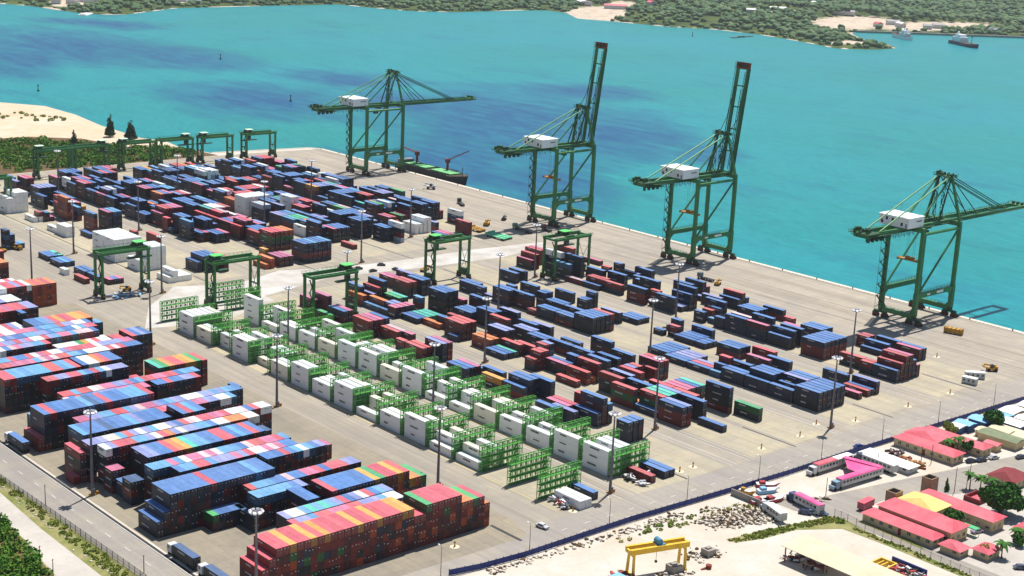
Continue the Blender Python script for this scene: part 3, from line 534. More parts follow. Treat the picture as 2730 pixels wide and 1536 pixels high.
row(31, 588, 2, 244, 262, 4, 'lmR', 'mmr'); row(31.1, 582, 1, 252, 255, 4, 'b', 'bk'); row(32, 602, 2, 236, 262, 4, 'mRwwl', FACE2); row(33, 614, 2, 246, 270, 5, 'lRwB', FACE2); row(34, 621.4, 2, 274.6, 0, 4, '', 'oor', seq='oRoRo'); row(34.1, 628, 2, 250, 272, 4, 'wwRp', FACE2)
row(35, 642, 2, 244, 268, 4, 'RRwl', FACE1); row(36, 668, 2, 268, 284, 4, 'rRo', 'rrm'); row(37, 700, 2, 284, 296, 3, 'rR', 'rrm')

# ---- which containers can be seen at all: a height map of the yard
G0x, G0y, GS = 190.0, 295.0, 0.5
HM = np.zeros((int(400 / GS), int(640 / GS)), np.float32)
def gi(x, y): return int((x - G0x) / GS), int((y - G0y) / GS)
for r in REC:
    i0, j0 = gi(r['x'], r['y']); i1, j1 = gi(r['x'] + r['w'], r['y'] + r['L'])
    s = HM[max(i0, 0):max(i1, i0 + 1), max(j0, 0):max(j1, j0 + 1)]
    if s.size: np.maximum(s, r['z'] + r['H'], out=s)
def hmin(xa, xb, ya, yb):
    i0, j0 = gi(xa, ya); i1, j1 = gi(xb, yb); s = HM[max(i0, 0):max(i1, i0 + 1), max(j0, 0):max(j1, j0 + 1)]
    return float(s.min()) if s.size else 0.0
SEEN = []
for r in REC:
    x0, y0, x1, y1, zt = r['x'], r['y'], r['x'] + r['w'], r['y'] + r['L'], r['z'] + r['H']
    ex = hmin(x0 - 1.0, x0 - 0.5, y0 + 0.5, y1 - 0.5) < zt - 0.4
    ey = hmin(x0 + 0.4, x1 - 0.4, y0 - 1.4, y0 - 0.6) < zt - 0.4
    ex2 = hmin(x1 + 0.6, x1 + 1.1, y0 + 0.5, y1 - 0.5) < zt - 0.4
    if not (r['top'] or ex or ey or ex2): continue
    cx, cy = (x0 + x1) / 2, (y0 + y1) / 2; d = Vector((cx, cy, zt)) - CAMPOS; D = d.length; dn = d / D
    a = (r['w'] * r['L'] * -dn.z if r['top'] else 0) + (r['L'] * r['H'] * dn.x if ex else 0) + (r['w'] * r['H'] * dn.y if ey else 0)
    qx = d.dot(RGT) / d.dot(FWD) * FPX; qy = d.dot(UPV) / d.dot(FWD) * FPX
    r['score'] = a / (D * D) * (1 if abs(qx) < 1375 and abs(qy) < 785 else 0); r['ey'] = ey; SEEN.append(r)
dry = sorted([r for r in SEEN if r['kind'] == 'dry'], key=lambda r: -r['score']); ree = [r for r in SEEN if r['kind'] == 'reefer']
SINGLE = dry[:300] + ree; REST = dry[300:]
FRN = {0:'frontmost long row',1:'second row behind the frontmost',2:'third row from the front'}
def place(r):
    b = r['blk']; t = 'bottom tier' if r['tier'] == 0 else (ORD[r['tier']] + ' tier')
    if b.startswith('front'):
        f = float(b[5:]); return t, '%s column from left, %s' % (ordn(r['col']), ROWNAME[f])
    if b.startswith('near') or b.startswith('far'):
        n = 7 - int(b[-1]); return t, '%s row, %s slot from road, %s %s block from quay' % (ORD[r['col']], ordn(max(0, r['bay'])), ORD[n], 'near' if b[0] == 'n' else 'far')
    if b.startswith('reefer'):
        return t, '%s row, %s bay from road, %s reefer block' % (ORD[r['col']], ordn(r['bay']), 'outer left' if b[-1] == 'A' else 'inner right')
    if b == 'roadend': return t, 'at the road end of the yard, %s in line' % ORD[[315,318,324,350,357,360].index(r['col']) if r['col'] in (315,318,324,350,357,360) else 6]
    return t, 'in the side yard by the white stacks, %s along' % ordn(int(r['y']) % 97)
fr = sorted({float(r['blk'][5:]) for r in REC if r['blk'].startswith('front')})
ROWNAME = {f: ('%s stack row from the front' % ordn(i)) if i else 'frontmost long stack' for i, f in enumerate(fr)}
MESHC = {}
def container_mesh(r, var, tv=None):
    tv = var % 4 if tv is None else tv; key = (r['c'], round(r['L'], 2), round(r['w'], 2), round(r['H'], 2), var, tv)
    if key not in MESHC:
        V, F, S = body_geo(r['w'], r['L'], r['H']); rr = random.Random(hash(key[:2]) % 997 + var * 13)
        if var:
            V2, F2, S2 = mark_geo(r['w'], r['L'], r['H'], random.Random(var * 7 + len(MESHC)), r['kind'] == 'reefer'); o = len(V); V = V + V2; F = F + [tuple(i + o for i in f) for f in F2]; S = S + S2
        me = bpy.data.meshes.new('container'); me.from_pydata(V, [], F)
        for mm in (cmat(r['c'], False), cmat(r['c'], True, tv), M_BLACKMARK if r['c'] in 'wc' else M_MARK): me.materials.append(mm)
        me.polygons.foreach_set('material_index', S); me.update(); MESHC[key] = me
    return MESHC[key]
DOORC = {}
def door_mesh(c, w, H):
    key = (c, round(w, 2), round(H, 2))
    if key not in DOORC:
        d = MB(); a = w / 2 - 0.13; d.box(-a / 2 + 0.01, a / 2 - 0.01, -0.03, 0.03, 0.15, H - 0.15, 0)
        for sx in (-0.28, 0.28): d.box(sx * a - 0.025, sx * a + 0.025, -0.07, -0.03, 0.1, H - 0.1, 1)
        d.box(-0.28 * a, 0.05, -0.09, -0.05, H * 0.42, H * 0.42 + 0.06, 1); d.box(0.0, 0.3 * a, -0.05, -0.031, H * 0.72, H * 0.72 + 0.18, 2)
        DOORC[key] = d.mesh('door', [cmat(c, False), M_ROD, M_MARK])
    return DOORC[key]
rr = random.Random(5); used_labels = {}
for r in SINGLE:
    var = rr.choice((0, 1, 2, 3)) if r['kind'] == 'dry' else rr.choice((1, 2, 3, 4, 5))
    reefer = r['kind'] == 'reefer'
    o = bpy.data.objects.new('reefer_container' if reefer else 'shipping_container', container_mesh(r, var, rr.randrange(4))); COL.objects.link(o)
    o.location = (r['x'] + r['w'] / 2, r['y'] + r['L'] / 2, r['z'])
    t, pl = place(r); cn = PAL[r['c']][2]
    lab = '%s %s, %s, %s' % (cn, 'reefer' if reefer else 'container', t, pl)
    while lab in used_labels: lab += ' again'
    used_labels[lab] = 1
    tag(o, lab, 'container', 'white refrigerated containers beside the green racks' if reefer else 'shipping containers stacked in the yard')
    if r['ey']:
        a = r['w'] / 2 - 0.13
        for sx in (-1, 1):
            dd = bpy.data.objects.new('door', door_mesh(r['c'], r['w'], r['H'])); COL.objects.link(dd); dd.parent = o; dd.location = (sx * a / 2, -r['L'] / 2 + 0.03, 0)
# the rest: one mass of stacks
def build_rest():
    VV = []; FF = []; MI = []; o = 0; rg = random.Random(9)
    geo = {}
    for r in REST:
        key = (round(r['L'], 2), round(r['w'], 2), round(r['H'], 2))
        if key not in geo:
            V, F, S = body_geo(r['w'], r['L'], r['H']); geo[key] = (np.array(V), np.array(F), np.array(S))
        V, F, S = geo[key]; c = r['c']
        VV.append(V + np.array([r['x'] + r['w'] / 2, r['y'] + r['L'] / 2, r['z']])); FF.append(F + o); o += len(V)
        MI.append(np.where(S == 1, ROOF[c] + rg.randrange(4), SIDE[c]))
        if rg.random() < 0.6:
            V2, F2, S2 = mark_geo(r['w'], r['L'], r['H'], rg, False)
            VV.append(np.array(V2) + np.array([r['x'] + r['w'] / 2, r['y'] + r['L'] / 2, r['z']])); FF.append(np.array(F2) + o); o += len(V2); MI.append(np.full(len(F2), IK if c in 'wc' else IM))
    me = numpy_mesh('container_stacks', np.concatenate(VV), np.concatenate(FF), ALLM, np.concatenate(MI))
    ob = bpy.data.objects.new('container_stacks', me); COL.objects.link(ob)
    tag(ob, 'smaller and more distant containers piled in the far yard blocks', 'container', None, 'stuff')
build_rest()
print('containers', len(REC), 'seen', len(SEEN), 'single', len(SINGLE), 'reefers', len(ree), 'rest', len(REST))

# ---- green reefer racks
M_RACK = paint('rack_green', alb(92, 180, 72, 1.3), 0.5, 0.35, 0.4, alb(50, 120, 44))
M_RACKD = paint('rack_grating', alb(74, 152, 58, 1.3), 0.7, 0.25, 0.4)
LV = [0.3, 2.5, 4.8, 7.1]
RTOP = 9.2
def rack_parts():
    fr = MB(); n = 9; ln = 18.2
    for i in range(n):
        x = i * ln / (n - 1)
        for y in (-0.75, 0.75): fr.bar((x, y, 0), (x, y, RTOP), 0.16)
        fr.bar((x, -0.75, RTOP - 0.1), (x, 0.75, RTOP - 0.1), 0.12)
    for z in LV[1:] + [RTOP - 0.1]:
        for y in (-0.75, 0.75): fr.bar((0, y, z), (ln, y, z), 0.16, 0.26)
    for i in range(n - 1):
        x0 = i * ln / (n - 1); x1 = (i + 1) * ln / (n - 1)
        for z in LV: fr.box(x0 + 0.9, x0 + 1.5, 0.4, 0.7, z + 0.5, z + 1.5)
    for z0, z1 in ((0.2, 2.5), (2.5, 4.8), (4.8, 7.1), (7.1, 9.1)): fr.bar((0, -0.75, z0), (0, 0.75, z1), 0.1); fr.bar((ln, 0.75, z0), (ln, -0.75, z1), 0.1)
    wk = MB(); wk.box(0.05, ln - 0.05, -0.68, 0.68, 0, 0.1)
    hr = MB()
    for z in LV[1:]:
        for y in (-0.78, 0.78):
            hr.bar((0, y, z + 1.1), (ln, y, z + 1.1), 0.08); hr.bar((0, y, z + 0.6), (ln, y, z + 0.6), 0.06)
    la = MB()
    for z0 in LV[:3]:
        la.bar((ln * 0.8, -0.4, z0 + 0.1), (ln * 0.93, 0.4, z0 + 2.3), 0.5, 0.12)
    return fr.mesh('frame', M_RACK), wk.mesh('walkway', M_RACKD), hr.mesh('handrail', M_RACK), la.mesh('stair', M_RACK)
rf, rw, rh, rs = rack_parts()
def rack(x, y, label):
    t = thing('reefer_rack', label, 'rack', (x, y, 0.012), 0, 'green reefer racks in two rows')
    for nm, me, z in [('frame', rf, 0), ('handrail', rh, 0), ('stair', rs, 0)] + [('walkway', rw, z) for z in LV]:
        o = bpy.data.objects.new(nm, me); COL.objects.link(o); o.parent = t; o.location = (0, 0, z)
for k_ in range(18):
    rack(310.6, 325.6 + RACKP * k_, 'green steel reefer rack, %s from the road in the outer left row' % ordn(k_))
for j, k_ in enumerate(list(range(16)) + [17, 18]):
    rack(343.2, 325.6 + RACKP * k_, 'green steel reefer rack, %s from the road in the inner right row' % ordn(j))
# ------------------------------------------------------------------ ship-to-shore cranes
M_CG = paint('crane_green', alb(42, 118, 56, 1.2), 0.45, 0.45, 0.55, alb(86, 110, 70), 0.3)
M_CGD = paint('crane_dark_green', alb(30, 76, 40, 1.3), 0.6, 0.3, 0.4)
M_CGL = paint('crane_rail_green', alb(70, 150, 70, 1.25), 0.5, 0.4, 0.3)
M_HOUSE = paint('house_white', alb(240, 242, 246, 1.1), 0.5, 0.3, 0.15, alb(180, 184, 190))
M_RUST = paint('oxide_red', alb(150, 62, 40), 0.7, 0.25, 0.5, alb(80, 50, 40))
M_CABLE = paint('cable_black', alb(36, 44, 40), 0.6, 0.3)
M_SPR = paint('spreader_yellow', alb(196, 138, 40), 0.6, 0.3, 0.6, alb(80, 60, 30))
M_TYRE = paint('tyre', alb(36, 34, 34), 0.9, 0.15)
M_GLASS = paint('dark_glass', alb(34, 48, 62), 0.12, 0.6)
XL, XW = 598.5, 629.0
def railing(mb, a, b, h=1.1, n=None, w=0.09, mi=0):
    a = Vector(a); b = Vector(b); L = (b - a).length; n = n or max(2, int(L / 2.2))
    mb.bar(a + Vector((0, 0, h)), b + Vector((0, 0, h)), w, mi=mi); mb.bar(a + Vector((0, 0, h * 0.55)), b + Vector((0, 0, h * 0.55)), w * 0.8, mi=mi)
    for i in range(n + 1): p = a.lerp(b, i / n); mb.bar(p, p + Vector((0, 0, h)), w, mi=mi)
def sts_parts(raised):
    """list of (name, mesh, [subparts]) in coordinates local to (XL, Yc, 0)"""
    P = []; W_ = XW - XL; HY = 9.3; ZT = 45.0
    def pt(name, fn, mats, subs=()):
        mb = MB(); fn(mb); P.append((name, mb.mesh(name, mats), [(n, (lambda q: (f(q), q)[1])(MB()).mesh(n, m_)) for n, f, m_ in subs]))
    for x in (0, W_):
        for y in (-HY, HY):
            def leg(mb, x=x, y=y):
                mb.bar((x, y, 4.6), (x, y, 15.5), 2.3, 1.9); mb.bar((x, y, 15.5), (x, y, ZT - 0.2), 1.75, 1.6)
            P.append(('leg', (lambda q: (leg(q), q)[1])(MB()).mesh('leg', M_CG), []))
    for x in (0, W_):
        def sill(mb, x=x):
            mb.bar((x, -HY + 1.1, 4.2), (x, HY - 1.1, 4.2), 1.5, 2.2); mb.bar((x, -HY + 2, 5.2), (x, -HY + 0.4, 7.4), 1.4, 0.9); mb.bar((x, HY - 2, 5.2), (x, HY - 0.4, 7.4), 1.4, 0.9)
            railing(mb, (x - 0.8, -HY + 1.5, 5.3), (x - 0.8, HY - 1.5, 5.3))
        P.append(('sill_beam', (lambda q: (sill(q), q)[1])(MB()).mesh('sill_beam', M_CG), []))
        for y in (-HY, HY):
            def bog(mb, x=x, y=y):
                mb.bar((x, y - 3.6, 2.7), (x, y + 3.6, 2.7), 1.2, 0.9, 0); mb.box(x - 0.7, x + 0.7, y - 1, y + 1, 2.9, 4.7, 0)
                for s in (-2.6, 2.6): mb.bar((x, y + s - 1.6, 1.7), (x, y + s + 1.6, 1.7), 1.0, 0.8, 0)
                for s in (-3.8, -2.9, -1.9, -1.0, 1.0, 1.9, 2.9, 3.8): mb.cyl((x - 0.4, y + s, 0.55), (x + 0.4, y + s, 0.55), 0.5, n=8, mi=1); mb.box(x - 0.62, x + 0.62, y + s - 0.3, y + s + 0.3, 0.7, 1.5, 2)
                mb.box(x - 0.4, x + 0.4, y - 5.0, y - 4.2, 0.5, 1.5, 1)
            P.append(('bogie', (lambda q: (bog(q), q)[1])(MB()).mesh('bogie', [M_CGD, M_TYRE, M_RUST]), []))
    for y in (-HY, HY):
        def por(mb, y=y):
            mb.bar((0.8, y, 14.2), (W_ - 0.8, y, 14.2), 1.5, 2.3); mb.bar((0.6, y, 11.2), (3.4, y, 13.4), 1.2, 1.2); mb.bar((W_ - 0.6, y, 11.2), (W_ - 3.4, y, 13.4), 1.2, 1.2)
            railing(mb, (1, y - 0.7, 15.4), (W_ - 1, y - 0.7, 15.4)); railing(mb, (1, y + 0.7, 15.4), (W_ - 1, y + 0.7, 15.4))
        sub = []
        if y < 0:
            pl = MB(); pl.box(16, 21.5, y - 0.79, y - 0.76, 13.7, 14.8); pl.box(8, 10.5, y - 0.79, y - 0.76, 13.7, 14.6); sub = [('sign_plate', pl.mesh('sign_plate', M_HOUSE))]
        P.append(('portal_beam', (lambda q: (por(q), q)[1])(MB()).mesh('portal_beam', [M_CG]), sub))
        q = MB(); q.cyl((0.8, y, ZT - 1.2), (W_ - 0.8, y, ZT - 1.2), 0.72, n=10); P.append(('tie_beam', q.mesh('tie_beam', M_CG), []))
        q = MB(); q.cyl((1.6, y, 15.2), (W_ - 1.6, y, ZT - 2.4), 0.52, n=8); P.append(('diagonal_brace', q.mesh('diagonal_brace', M_CG), []))
    for x in (0, W_):
        q = MB(); q.bar((x, -HY - 0.6, ZT + 0.7), (x, HY + 0.6, ZT + 0.7), 1.9, 2.2); railing(q, (x - 1, -HY, ZT + 1.9), (x - 1, HY, ZT + 1.9)); P.append(('cross_beam', q.mesh('cross_beam', M_CG), []))
    def gird(mb):
        for y in (-3.4, 3.4):
            mb.bar((-36, y, ZT + 1.0), (W_ + 2.6, y, ZT + 1.0), 1.3, 2.1)
            s = -1 if y < 0 else 1
            mb.box(-36, W_ + 2, y + s * 0.7, y + s * 1.9, ZT + 0.6, ZT + 0.75, 1); railing(mb, (-36, y + s * 1.9, ZT + 0.7), (W_ + 2, y + s * 1.9, ZT + 0.7), 1.2)
        for i in range(8):
            x = -35 + i * 9.2; mb.bar((x, -3.4, ZT + 0.7), (x, 3.4, ZT + 0.7), 0.7, 1.0)
        for i in range(24): x = -30 + i * 1.25; mb.bar((x, -5.0, ZT + 0.2), (x, -5.0, ZT - 1.0 - (i * 7 % 3) * 0.4), 0.22, mi=1)
        # rear gear platform
        mb.box(-38, -29, -5.6, 5.6, ZT + 1.9, ZT + 2.15, 1)
        rg = random.Random(3)
        for i in range(16): x, y = rg.uniform(-37.5, -29.5), rg.uniform(-5, 5); mb.box(x - 0.5, x + 0.5, y - 0.5, y + 0.5, ZT + 2.15, ZT + 2.15 + rg.uniform(0.5, 2.2), rg.choice((0, 1, 1)))
        railing(mb, (-38, -5.6, ZT + 2.1), (-29, -5.6, ZT + 2.1)); railing(mb, (-38, 5.6, ZT + 2.1), (-38, -5.6, ZT + 2.1)); railing(mb, (-38, 5.6, ZT + 2.1), (-29, 5.6, ZT + 2.1))
        for i in range(12): x = -36 + i * 1.1; mb.box(x, x + 0.7, -4.6 + (i % 3), -3.2 + (i % 3), ZT - 1.9, ZT - 0.1, 1)
        mb.box(-34, -22, -5.2, 5.2, ZT - 0.6, ZT - 0.45, 1)
        for i in range(10): x = 2 + i * 2.6; mb.bar((x, -2.6, ZT + 1.4), (x + 1.6, 2.6, ZT + 1.4), 0.3, mi=1)
    pt('girder', gird, [M_CG, M_CGD])
    def house(mb):
        mb.box(-10.4, 1.9, -7.6, 8.6, ZT + 2.3, ZT + 7.0); mb.box(-10.7, 2.2, -7.9, 8.9, ZT + 7.0, ZT + 7.25, 0)
    def marks(mb):
        rg = random.Random(8); x = -4.2
        for i in range(9):
            a = rg.uniform(0.25, 0.5); mb.box(x, x + a, -7.64, -7.605, ZT + 4.9, ZT + 4.9 + rg.uniform(0.5, 0.8), 0); x += a + 0.18
        for y, z in ((-4.5, 3.2), (0.5, 4.6), (3.8, 4.8), (6.2, 3.0)): mb.box(-10.44, -10.405, y, y + 1.2, ZT + z, ZT + z + 1.5, 0)
    def louv(mb): mb.box(-10.46, -10.41, -6.8, -5.9, ZT + 2.4, ZT + 4.5, 0)
    pt('machinery_house', house, [M_HOUSE], [('lettering', marks, M_BLACKMARK), ('door', louv, M_ROD)])
    # A-frame
    AX, AZ = 28.2, 67.5
    for y in (-1, 1):
        q = MB(); q.bar((W_ - 0.3, y * HY * 0.98, ZT + 1.6), (AX, y * 3.6, AZ), 1.25, 1.1, w2=0.95, h2=0.9); P.append(('mast_leg', q.mesh('mast_leg', M_CG), []))
        q = MB(); q.bar((AX, y * 3.2, AZ - 0.5), (W_ - 9.5, y * 3.6, ZT + 2.0), 0.55, 0.55); P.append(('mast_strut', q.mesh('mast_strut', M_CGD), []))
        q = MB(); q.cyl((AX - 0.5, y * 3.4, AZ), (2.2, y * 4.0, ZT + 2.0), 0.42, n=8); P.append(('mast_strut', q.mesh('mast_strut', M_CG), []))
        q = MB(); q.cyl((AX - 0.6, y * 3.0, AZ + 0.4), (-27.5, y * 3.6, ZT + 2.1), 0.34, n=8); q.bar((-1, y * 3.3, 56.7), (-1, y * 3.5, 53.2), 0.14); P.append(('backstay', q.mesh('backstay', M_CGL), []))
    def topp(mb):
        mb.box(AX - 2.6, AX + 2.4, -5.2, 5.2, AZ + 0.1, AZ + 0.4, 0); rg = random.Random(4)
        for i in range(14): x, y = AX + rg.uniform(-2, 2), rg.uniform(-4.6, 4.6); mb.box(x - 0.45, x + 0.45, y - 0.4, y + 0.4, AZ + 0.4, AZ + rg.uniform(0.9, 2.4), rg.choice((0, 0, 1)))
        for y in (-5.2, 5.2): railing(mb, (AX - 2.6, y, AZ + 0.4), (AX + 2.4, y, AZ + 0.4))
        railing(mb, (AX - 2.6, -5.2, AZ + 0.4), (AX - 2.6, 5.2, AZ + 0.4))
        for y in (-3.4, -1.1, 1.1, 3.4): mb.cyl((AX + 0.5, y - 0.3, AZ + 0.9), (AX + 0.5, y + 0.3, AZ + 0.9), 1.0, n=10, mi=0)
    pt('mast_top', topp, [M_CGD, M_CGL])
    def ladder(mb):
        for k, (x, y) in enumerate(((W_ - 5, -1.5), (W_ - 5, 2.4))):
            z = ZT + 2
            for i in range(7): mb.bar((x - (1 if i % 2 else -1), y, z + i * 2.9), (x + (1 if i % 2 else -1), y, z + (i + 1) * 2.9), 0.5, 0.12); mb.bar((x - 1.2, y, z + i * 2.9), (x + 1.2, y, z + i * 2.9), 1.0, 0.12)
            for s in (-1.2, 1.2): mb.bar((x + s, y, z), (x + s, y, z + 20), 0.16)
    pt('mast_ladder', ladder, [M_CGD])
    # boom, built flat along +x from the hinge then folded up when raised
    hx, hz = W_ + 3.0, ZT + 1.0
    BL = 66.5 if not raised else 60.5; ang = 0.0 if not raised else math.radians(82.6)
    ca, sa = math.cos(ang), math.sin(ang)
    def tr(mb):
        mb.v = [(hx + x * ca - z * sa, y, hz + x * sa + z * ca) for x, y, z in mb.v]
    def boom(mb):
        for y in (-3.4, 3.4):
            mb.bar((0, y, 0), (BL - 3, y, 0), 1.15, 1.9, h2=1.5); s = -1 if y < 0 else 1
            mb.box(2, BL - 3, y + s * 0.6, y + s * 1.6, -0.3, -0.18, 1); railing(mb, (2, y + s * 1.6, -0.2), (BL - 3, y + s * 1.6, -0.2), 1.15, w=0.11)
        for x in (0.6, BL * 0.2, BL * 0.4, BL * 0.6, BL * 0.79, BL - 3.4): mb.bar((x, -3.4, 0.2), (x, 3.4, 0.2), 0.7, 0.9)
        for i in range(26): x = 3 + i * (BL - 8) / 26; mb.bar((x, -2.8, 0.9), (x, -2.8, 1.7 + (i * 5 % 4) * 0.25), 0.16, mi=1); mb.bar((x + 1, 2.8, 0.9), (x + 1, 2.8, 1.5 + (i * 3 % 4) * 0.25), 0.16, mi=1)
        for y in (-2.5, -2.2, 2.3): mb.bar((1, y, 1.0), (BL - 5, y, 1.0), 0.1, mi=1)
        tr(mb)
    def tip(mb):
        mb.box(BL - 3.4, BL, -4.6, 4.6, -0.5, 0.7, 0); railing(mb, (BL - 3.4, -4.6, 0.7), (BL, -4.6, 0.7)); railing(mb, (BL, -4.6, 0.7), (BL, 4.6, 0.7)); railing(mb, (BL - 3.4, 4.6, 0.7), (BL, 4.6, 0.7))
        for y in (-2.4, 0, 2.4): mb.box(BL - 2.6, BL - 1.0, y - 0.5, y + 0.5, 0.7, 1.9, 1)
        tr(mb)
    pt('boom', boom, [M_CG, M_CGD], [('boom_tip', tip, [M_RUST if raised else M_CGL, M_CGD])])
    fs = []
    def onb(x, y, z=1.0): return Vector((hx + x * ca - z * sa, y, hz + x * sa + z * ca))
    for y in (-3.2, 3.2):
        if not raised:
            fs += [((AX + 0.6, y, AZ + 0.6), onb(47.5, y)), ((AX + 0.6, y * 0.8, AZ - 0.2), onb(45.5, y * 0.9)), ((AX + 0.6, y, AZ - 0.6), onb(21.5, y)), ((AX + 0.4, y * 0.7, AZ - 1.2), onb(13.5, y * 0.8))]
        else:
            fs += [((AX + 0.6, y, AZ + 0.6), onb(30, y * 1.2, 2.6)), (onb(30, y * 1.2, 2.6), onb(47, y, 1.0)), (onb(4, y * 1.1, 3.0), onb(40, y * 1.1, 2.0)), ((AX + 0.6, y, AZ), onb(15, y, 1.2)), (onb(2, y * 0.5, 1.6), onb(46, y * 0.5, 1.2))]
    for a, b_ in fs:
        q = MB(); q.cyl(a, b_, 0.24 if not raised else 0.17, n=6); P.append(('forestay', q.mesh('forestay', M_CGD if not raised else M_CABLE), []))
    def stairs(mb):
        x, y = -1.9, HY + 0.2; z = 5.0; i = 0
        while z < ZT - 3:
            s = 1 if i % 2 else -1
            mb.bar((x - 0.2, y - 1.5 * s, z), (x - 0.2, y + 1.5 * s, z + 2.75), 0.8, 0.16); mb.bar((x - 0.6, y - 1.5 * s, z + 1.1), (x - 0.6, y + 1.5 * s, z + 3.85), 0.08)
            mb.box(x - 0.8, x + 0.9, y + 1.5 * s - 0.5, y + 1.5 * s + 0.5, z + 2.7, z + 2.82); mb.bar((x - 0.75, y + 1.5 * s - 0.5, z + 3.8), (x - 0.75, y + 1.5 * s + 0.5, z + 3.8), 0.08)
            z += 2.75; i += 1
        for s in (-2, 2): mb.bar((x - 0.2, y + s, 4), (x - 0.2, y + s, ZT), 0.12)
    pt('stairway', stairs, [M_CGD])
    def cab(mb):
        mb.box(14, 17, -2.6, 2.6, ZT - 1.2, ZT + 0.2, 0); mb.box(10.6, 13.6, -3.6, -1.4, ZT - 4.2, ZT - 1.6, 0)
    pt('trolley', cab, [M_CGD], [('cab_window', lambda mb: mb.box(10.55, 12.6, -3.65, -1.35, ZT - 3.6, ZT - 2.4), M_GLASS)])
    return P
STS_LOW = None; STS_UP = None
def sts(yc, raised, label, parts, spread_z):
    t = thing('ship_to_shore_crane', label, 'crane', (XL, yc, 0.02), 0, 'ship-to-shore cranes on the quay')
    for nm, me, subs in parts:
        o = bpy.data.objects.new(nm, me); COL.objects.link(o); o.parent = t
        for sn, sm in subs: s = bpy.data.objects.new(sn, sm); COL.objects.link(s); s.parent = o
    if spread_z:
        q = MB(); q.box(4.2, 7.0, -6.1, 6.1, spread_z, spread_z + 0.6); q.box(4.8, 6.4, -2.2, 2.2, spread_z + 0.6, spread_z + 1.8)
        for s in (-6, 6): q.box(4.0, 7.2, s - 0.25, s + 0.25, spread_z - 0.3, spread_z + 0.8)
        so_ = q.build('spreader', M_SPR, t)
        q = MB()
        for x in (4.9, 6.3):
            for y in (-1.8, 1.8): q.cyl((x, y, spread_z + 1.8), (x, y, 45), 0.05, n=4)
        q.build('hoist_rope', M_CABLE, so_)
    return t
LOWP, UPP = sts_parts(False), sts_parts(True)
sts(386.8, False, 'green gantry crane with its boom lowered, nearest on the quay', LOWP, 29.0)
sts(526.0, True, 'green gantry crane with raised boom, nearer of the two raised', UPP, 26.0)
sts(635.6, True, 'green gantry crane with raised boom, farther of the two raised', UPP, 27.0)
sts(822.3, False, 'green gantry crane with lowered boom beside the moored black ship', LOWP, 0)

